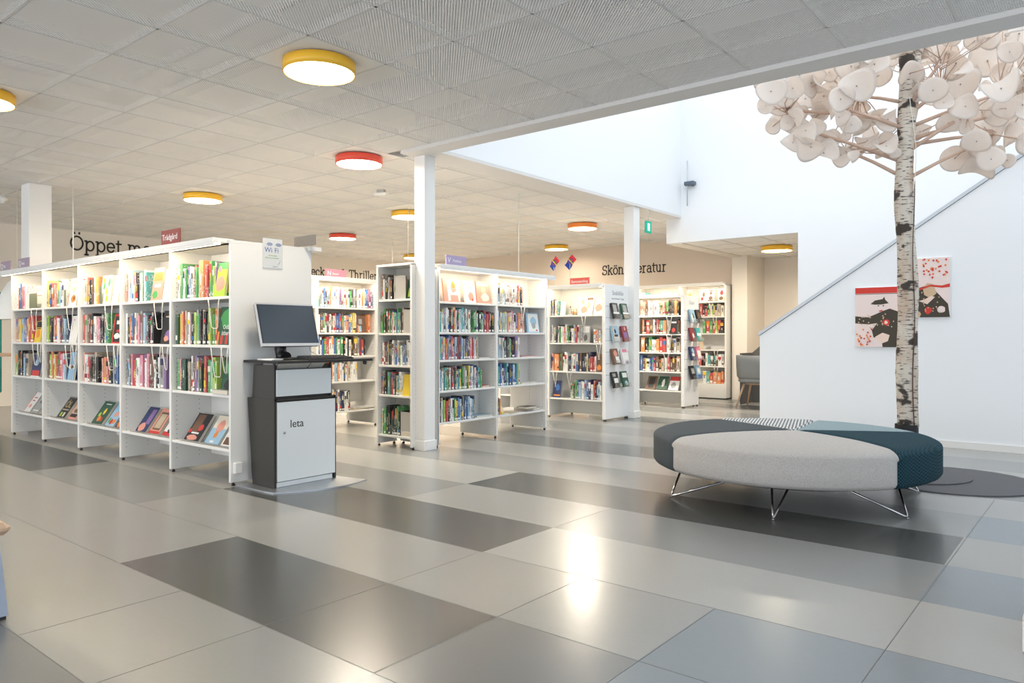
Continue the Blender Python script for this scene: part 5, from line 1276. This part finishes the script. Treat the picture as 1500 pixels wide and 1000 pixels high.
for k in range(22): art.append((blob(R3.uniform(.15,.8), R3.uniform(.05,.45), .018, .013, 6), 3))
picture(-1.66, -1.302, 1.346, 1.965, 'picture right of the birch trunk with red knots on pink ground', art, PM)

# ------------------------------------------------------------------ chair and screen in the alcove
t = empty('carrel_screen', (-4.85, 12.2, 0), 0, 'dark grey felt study screen behind the grey armchair', 'screen')
m = MB()
m.prism([(-.02,.0),(.9,.0),(.9,1.05),(.20,1.05),(-.02,.86)], .45, .49, lambda a, b, d: (a, d, b)); m.box(-.06,.0,.0,-.02,.47,.86); m.build('panel', M['darkfab'], t)
t = empty('shell_chair', (-4.47, 11.78, 0), 0, 'grey felt shell armchair on pale wooden legs half behind the stair parapet', 'chair')
m = MB(); n = 20; vs = []
for k in range(n+1):
    a = math.radians(-200+220*k/n); r = .30
    for (rr_, z) in ((.86,.44),(1.0,.50),(1.04,.66),(1.05,.84),(.97,.84),(.95,.66),(.9,.50),(.78,.47)): vs.append((r*rr_*math.cos(a), r*rr_*math.sin(a)*.95, z))
fs = []
for k in range(n):
    for j in range(8): fs.append((k*8+j, (k+1)*8+j, (k+1)*8+(j+1) % 8, k*8+(j+1) % 8))
fs.append(tuple(range(8))); fs.append(tuple(reversed(range(n*8, n*8+8)))); m.add(vs, fs, 0, True); m.build('shell', M['greyfab'], t)
m = MB(); m.lathe([(0,.40),(.25,.40),(.28,.43),(.26,.47),(0,.48)], 28); m.build('seat', M['greyfab'], t)
m = MB(); m.lathe([(0,.37),(.17,.37),(.17,.40),(0,.40)], 24); m.build('seat_base', M['birchwood'], t)
for sx, sy in ((-1,-1),(1,-1),(-1,1),(1,1)):
    m = MB(); m.tube([(sx*.14,sy*.14,.385),(sx*.24,sy*.24,0.006)], [.018,.011], 10); m.build('leg', M['birchwood'], t)

# ------------------------------------------------------------------ slivers at the picture's edges
# left, behind the long bookcase end
t = empty('pendant_lamp', (-10.75, 3.35, 1.36), 0, 'white dome pendant lamp cut off by the left picture edge', 'lamp')
m = MB(); m.lathe([(.24,0),(.225,.16),(.17,.33),(.10,.46),(.03,.52),(0,.52)], 36); m.lathe([(.235,0),(.22,.16),(.165,.33),(.095,.455),(0,.51)], 36); m.build('shade', mat('shade white', (.85,.85,.82), .5), t)
m = MB(); m.tube([(0,0,.52),(0,0,1.635)], .003, 6); m.build('cord', M['wire'], t)
t = empty('armchair', (-12.4, 3.0, 0), 0, 'teal high-backed armchair at the left picture edge beyond the bookcase', 'armchair')
m = MB(); m.box(-.5,.35,.35,.62,.5,1.78,0,bev=.04); m.build('backrest', M['teal'], t)
m = MB(); m.box(-.5,-.25,.32,.6,.36,.48,0,bev=.04); m.build('seat', M['teal'], t)
for a, b in ((-.45,-.2),(.55,-.2),(-.45,.45),(.55,.45)):
    m = MB(); m.tube([(a,b,.35),(a,b,0)], [.02,.014], 8); m.build('leg', M['white'], t)
t = empty('spindle_chair', (-10.62, 2.62, 0), PI, 'white wooden spindle-back chair at left picture edge', 'chair')
m = MB(); m.box(-.2,-.2,.42,.2,.2,.45,0,bev=.01); m.build('seat', M['white'], t)
for a in (-.17,-.085,0,.085,.17):
    m = MB(); m.tube([(a,.18,.45),(a*1.2,.26,.80)], .009, 8); m.build('spindle', M['white'], t)
m = MB(); m.tube([(-.23,.25,.79),(-.1,.285,.83),(.1,.285,.83),(.23,.25,.79)], .016, 10); m.build('top_rail', M['white'], t)
for a, b in ((-.17,-.17),(.17,-.17),(-.17,.17),(.17,.17)):
    m = MB(); m.tube([(a,b,.425),(a*1.15,b*1.15,0)], [.016,.012], 8); m.build('leg', M['white'], t)
t = empty('side_table', (-11.0, 3.3, 0), 0, 'white table with a birch edge beyond the end of the long bookcase', 'table')
m = MB(); m.box(-.55,-.4,.90,.5,.4,.925,0,bev=.004); m.build('table_top', M['birchwood'], t); m = MB(); m.box(-.5,-.38,.62,.45,-.36,.90); m.build('apron', M['white'], t)
for a, b in ((-.5,-.35),(.45,-.35),(-.5,.35),(.45,.35)):
    m = MB(); m.box(a-.02,b-.02,0,a+.02,b+.02,.90,0,bev=.003); m.build('leg', M['white'], t)
# left, near: slanting end of a bench
t = empty('reading_bench', (-3.474, 1.04, 0), 0, 'blue grey bench end with a rounded wooden seat board at lower left edge', 'bench')
m = MB(); m.prism([(-.02,.02),(.0,.02),(-.11,.305),(-.60,.305),(-.60,.02)], -.03, .012, lambda a, b, d: (a, d, b)); m.build('end_panel', M['bluegrey'], t)
m = MB(); m.prism([(-.60,.02),(-.02,.02),(-.12,.29),(-.60,.29)], -.5, -.035, lambda a, b, d: (a, d, b)); m.build('body', M['bluegrey'], t)
m = MB(); m.box(-.75,-.50,.306,-.165,.075,.358,0,bev=.02); m.build('seat_board', M['birchwood'], t)
for a in (-.56,-.05): 
    m = MB(); m.box(a,-.03,0,a+.03,.01,.0205); m.build('foot', M['black'], t)
# right edge: corner of a pale wooden plinth
t = empty('low_plinth', (-.255, 3.258, 0), 0, 'corner of a low white wooden plinth at the right picture edge', 'plinth')
m = MB(); m.box(0,0,0.003,1.0,.5,.115,0,bev=.003); m.build('body', M['white'], t); m = MB(); m.box(0,0,.115,1.0,.5,.13,0,bev=.002); m.build('top', mat('limed wood', (.72,.62,.54), .5, var=.06, bscale=25), t)
m = MB(); m.lathe([(0,0),(.004,0),(.004,.002),(0,.002)], 10); m.build('screw', M['greymetal'], t, (.0, .03, .09), (0,-PI/2,0))

# ------------------------------------------------------------------ light
w = bpy.data.worlds.new('world'); SC.world = w; w.use_nodes = True
bg = w.node_tree.nodes['Background']; bg.inputs['Color'].default_value = (.86,.93,1,1); bg.inputs['Strength'].default_value = WORLD
def alight(name, loc, rot, sx, sy, e, col):
    l = bpy.data.lights.new(name, 'AREA'); l.shape = 'RECTANGLE'; l.size = sx; l.size_y = sy; l.energy = e; l.color = col
    o = bpy.data.objects.new(name, l); COL.objects.link(o); o.location = loc; o.rotation_euler = rot; return o
alight('skylight_daylight', ((VX+VX2)/2, (VY0+VY1)/2, VT-.02), (0,0,0), VX2-VX-.1, VY1-VY0-.1, SKY, (.88,.95,1))
alight('window_daylight_right', (4.1, .2, 1.4), (0, math.radians(90+15), 0), 2.6, 7.5, WINR, (.70,.85,1))
alight('rear_fill_light', (-6.5, -4.7, 1.4), (math.radians(90+24), 0, 0), 14, 2.4, FILLB, (.97,.97,1))  # unseen fill behind the camera, added wide and tilted up to brighten the ceiling
SC.view_settings.view_transform = 'Standard'; SC.view_settings.look = 'None'; SC.view_settings.gamma = 1; SC.view_settings.use_curve_mapping = False
SC.view_settings.exposure = EXPO
SC.cycles.use_denoising = True; SC.cycles.max_bounces = 8; SC.cycles.transparent_max_bounces = 16; SC.cycles.sample_clamp_indirect = 6
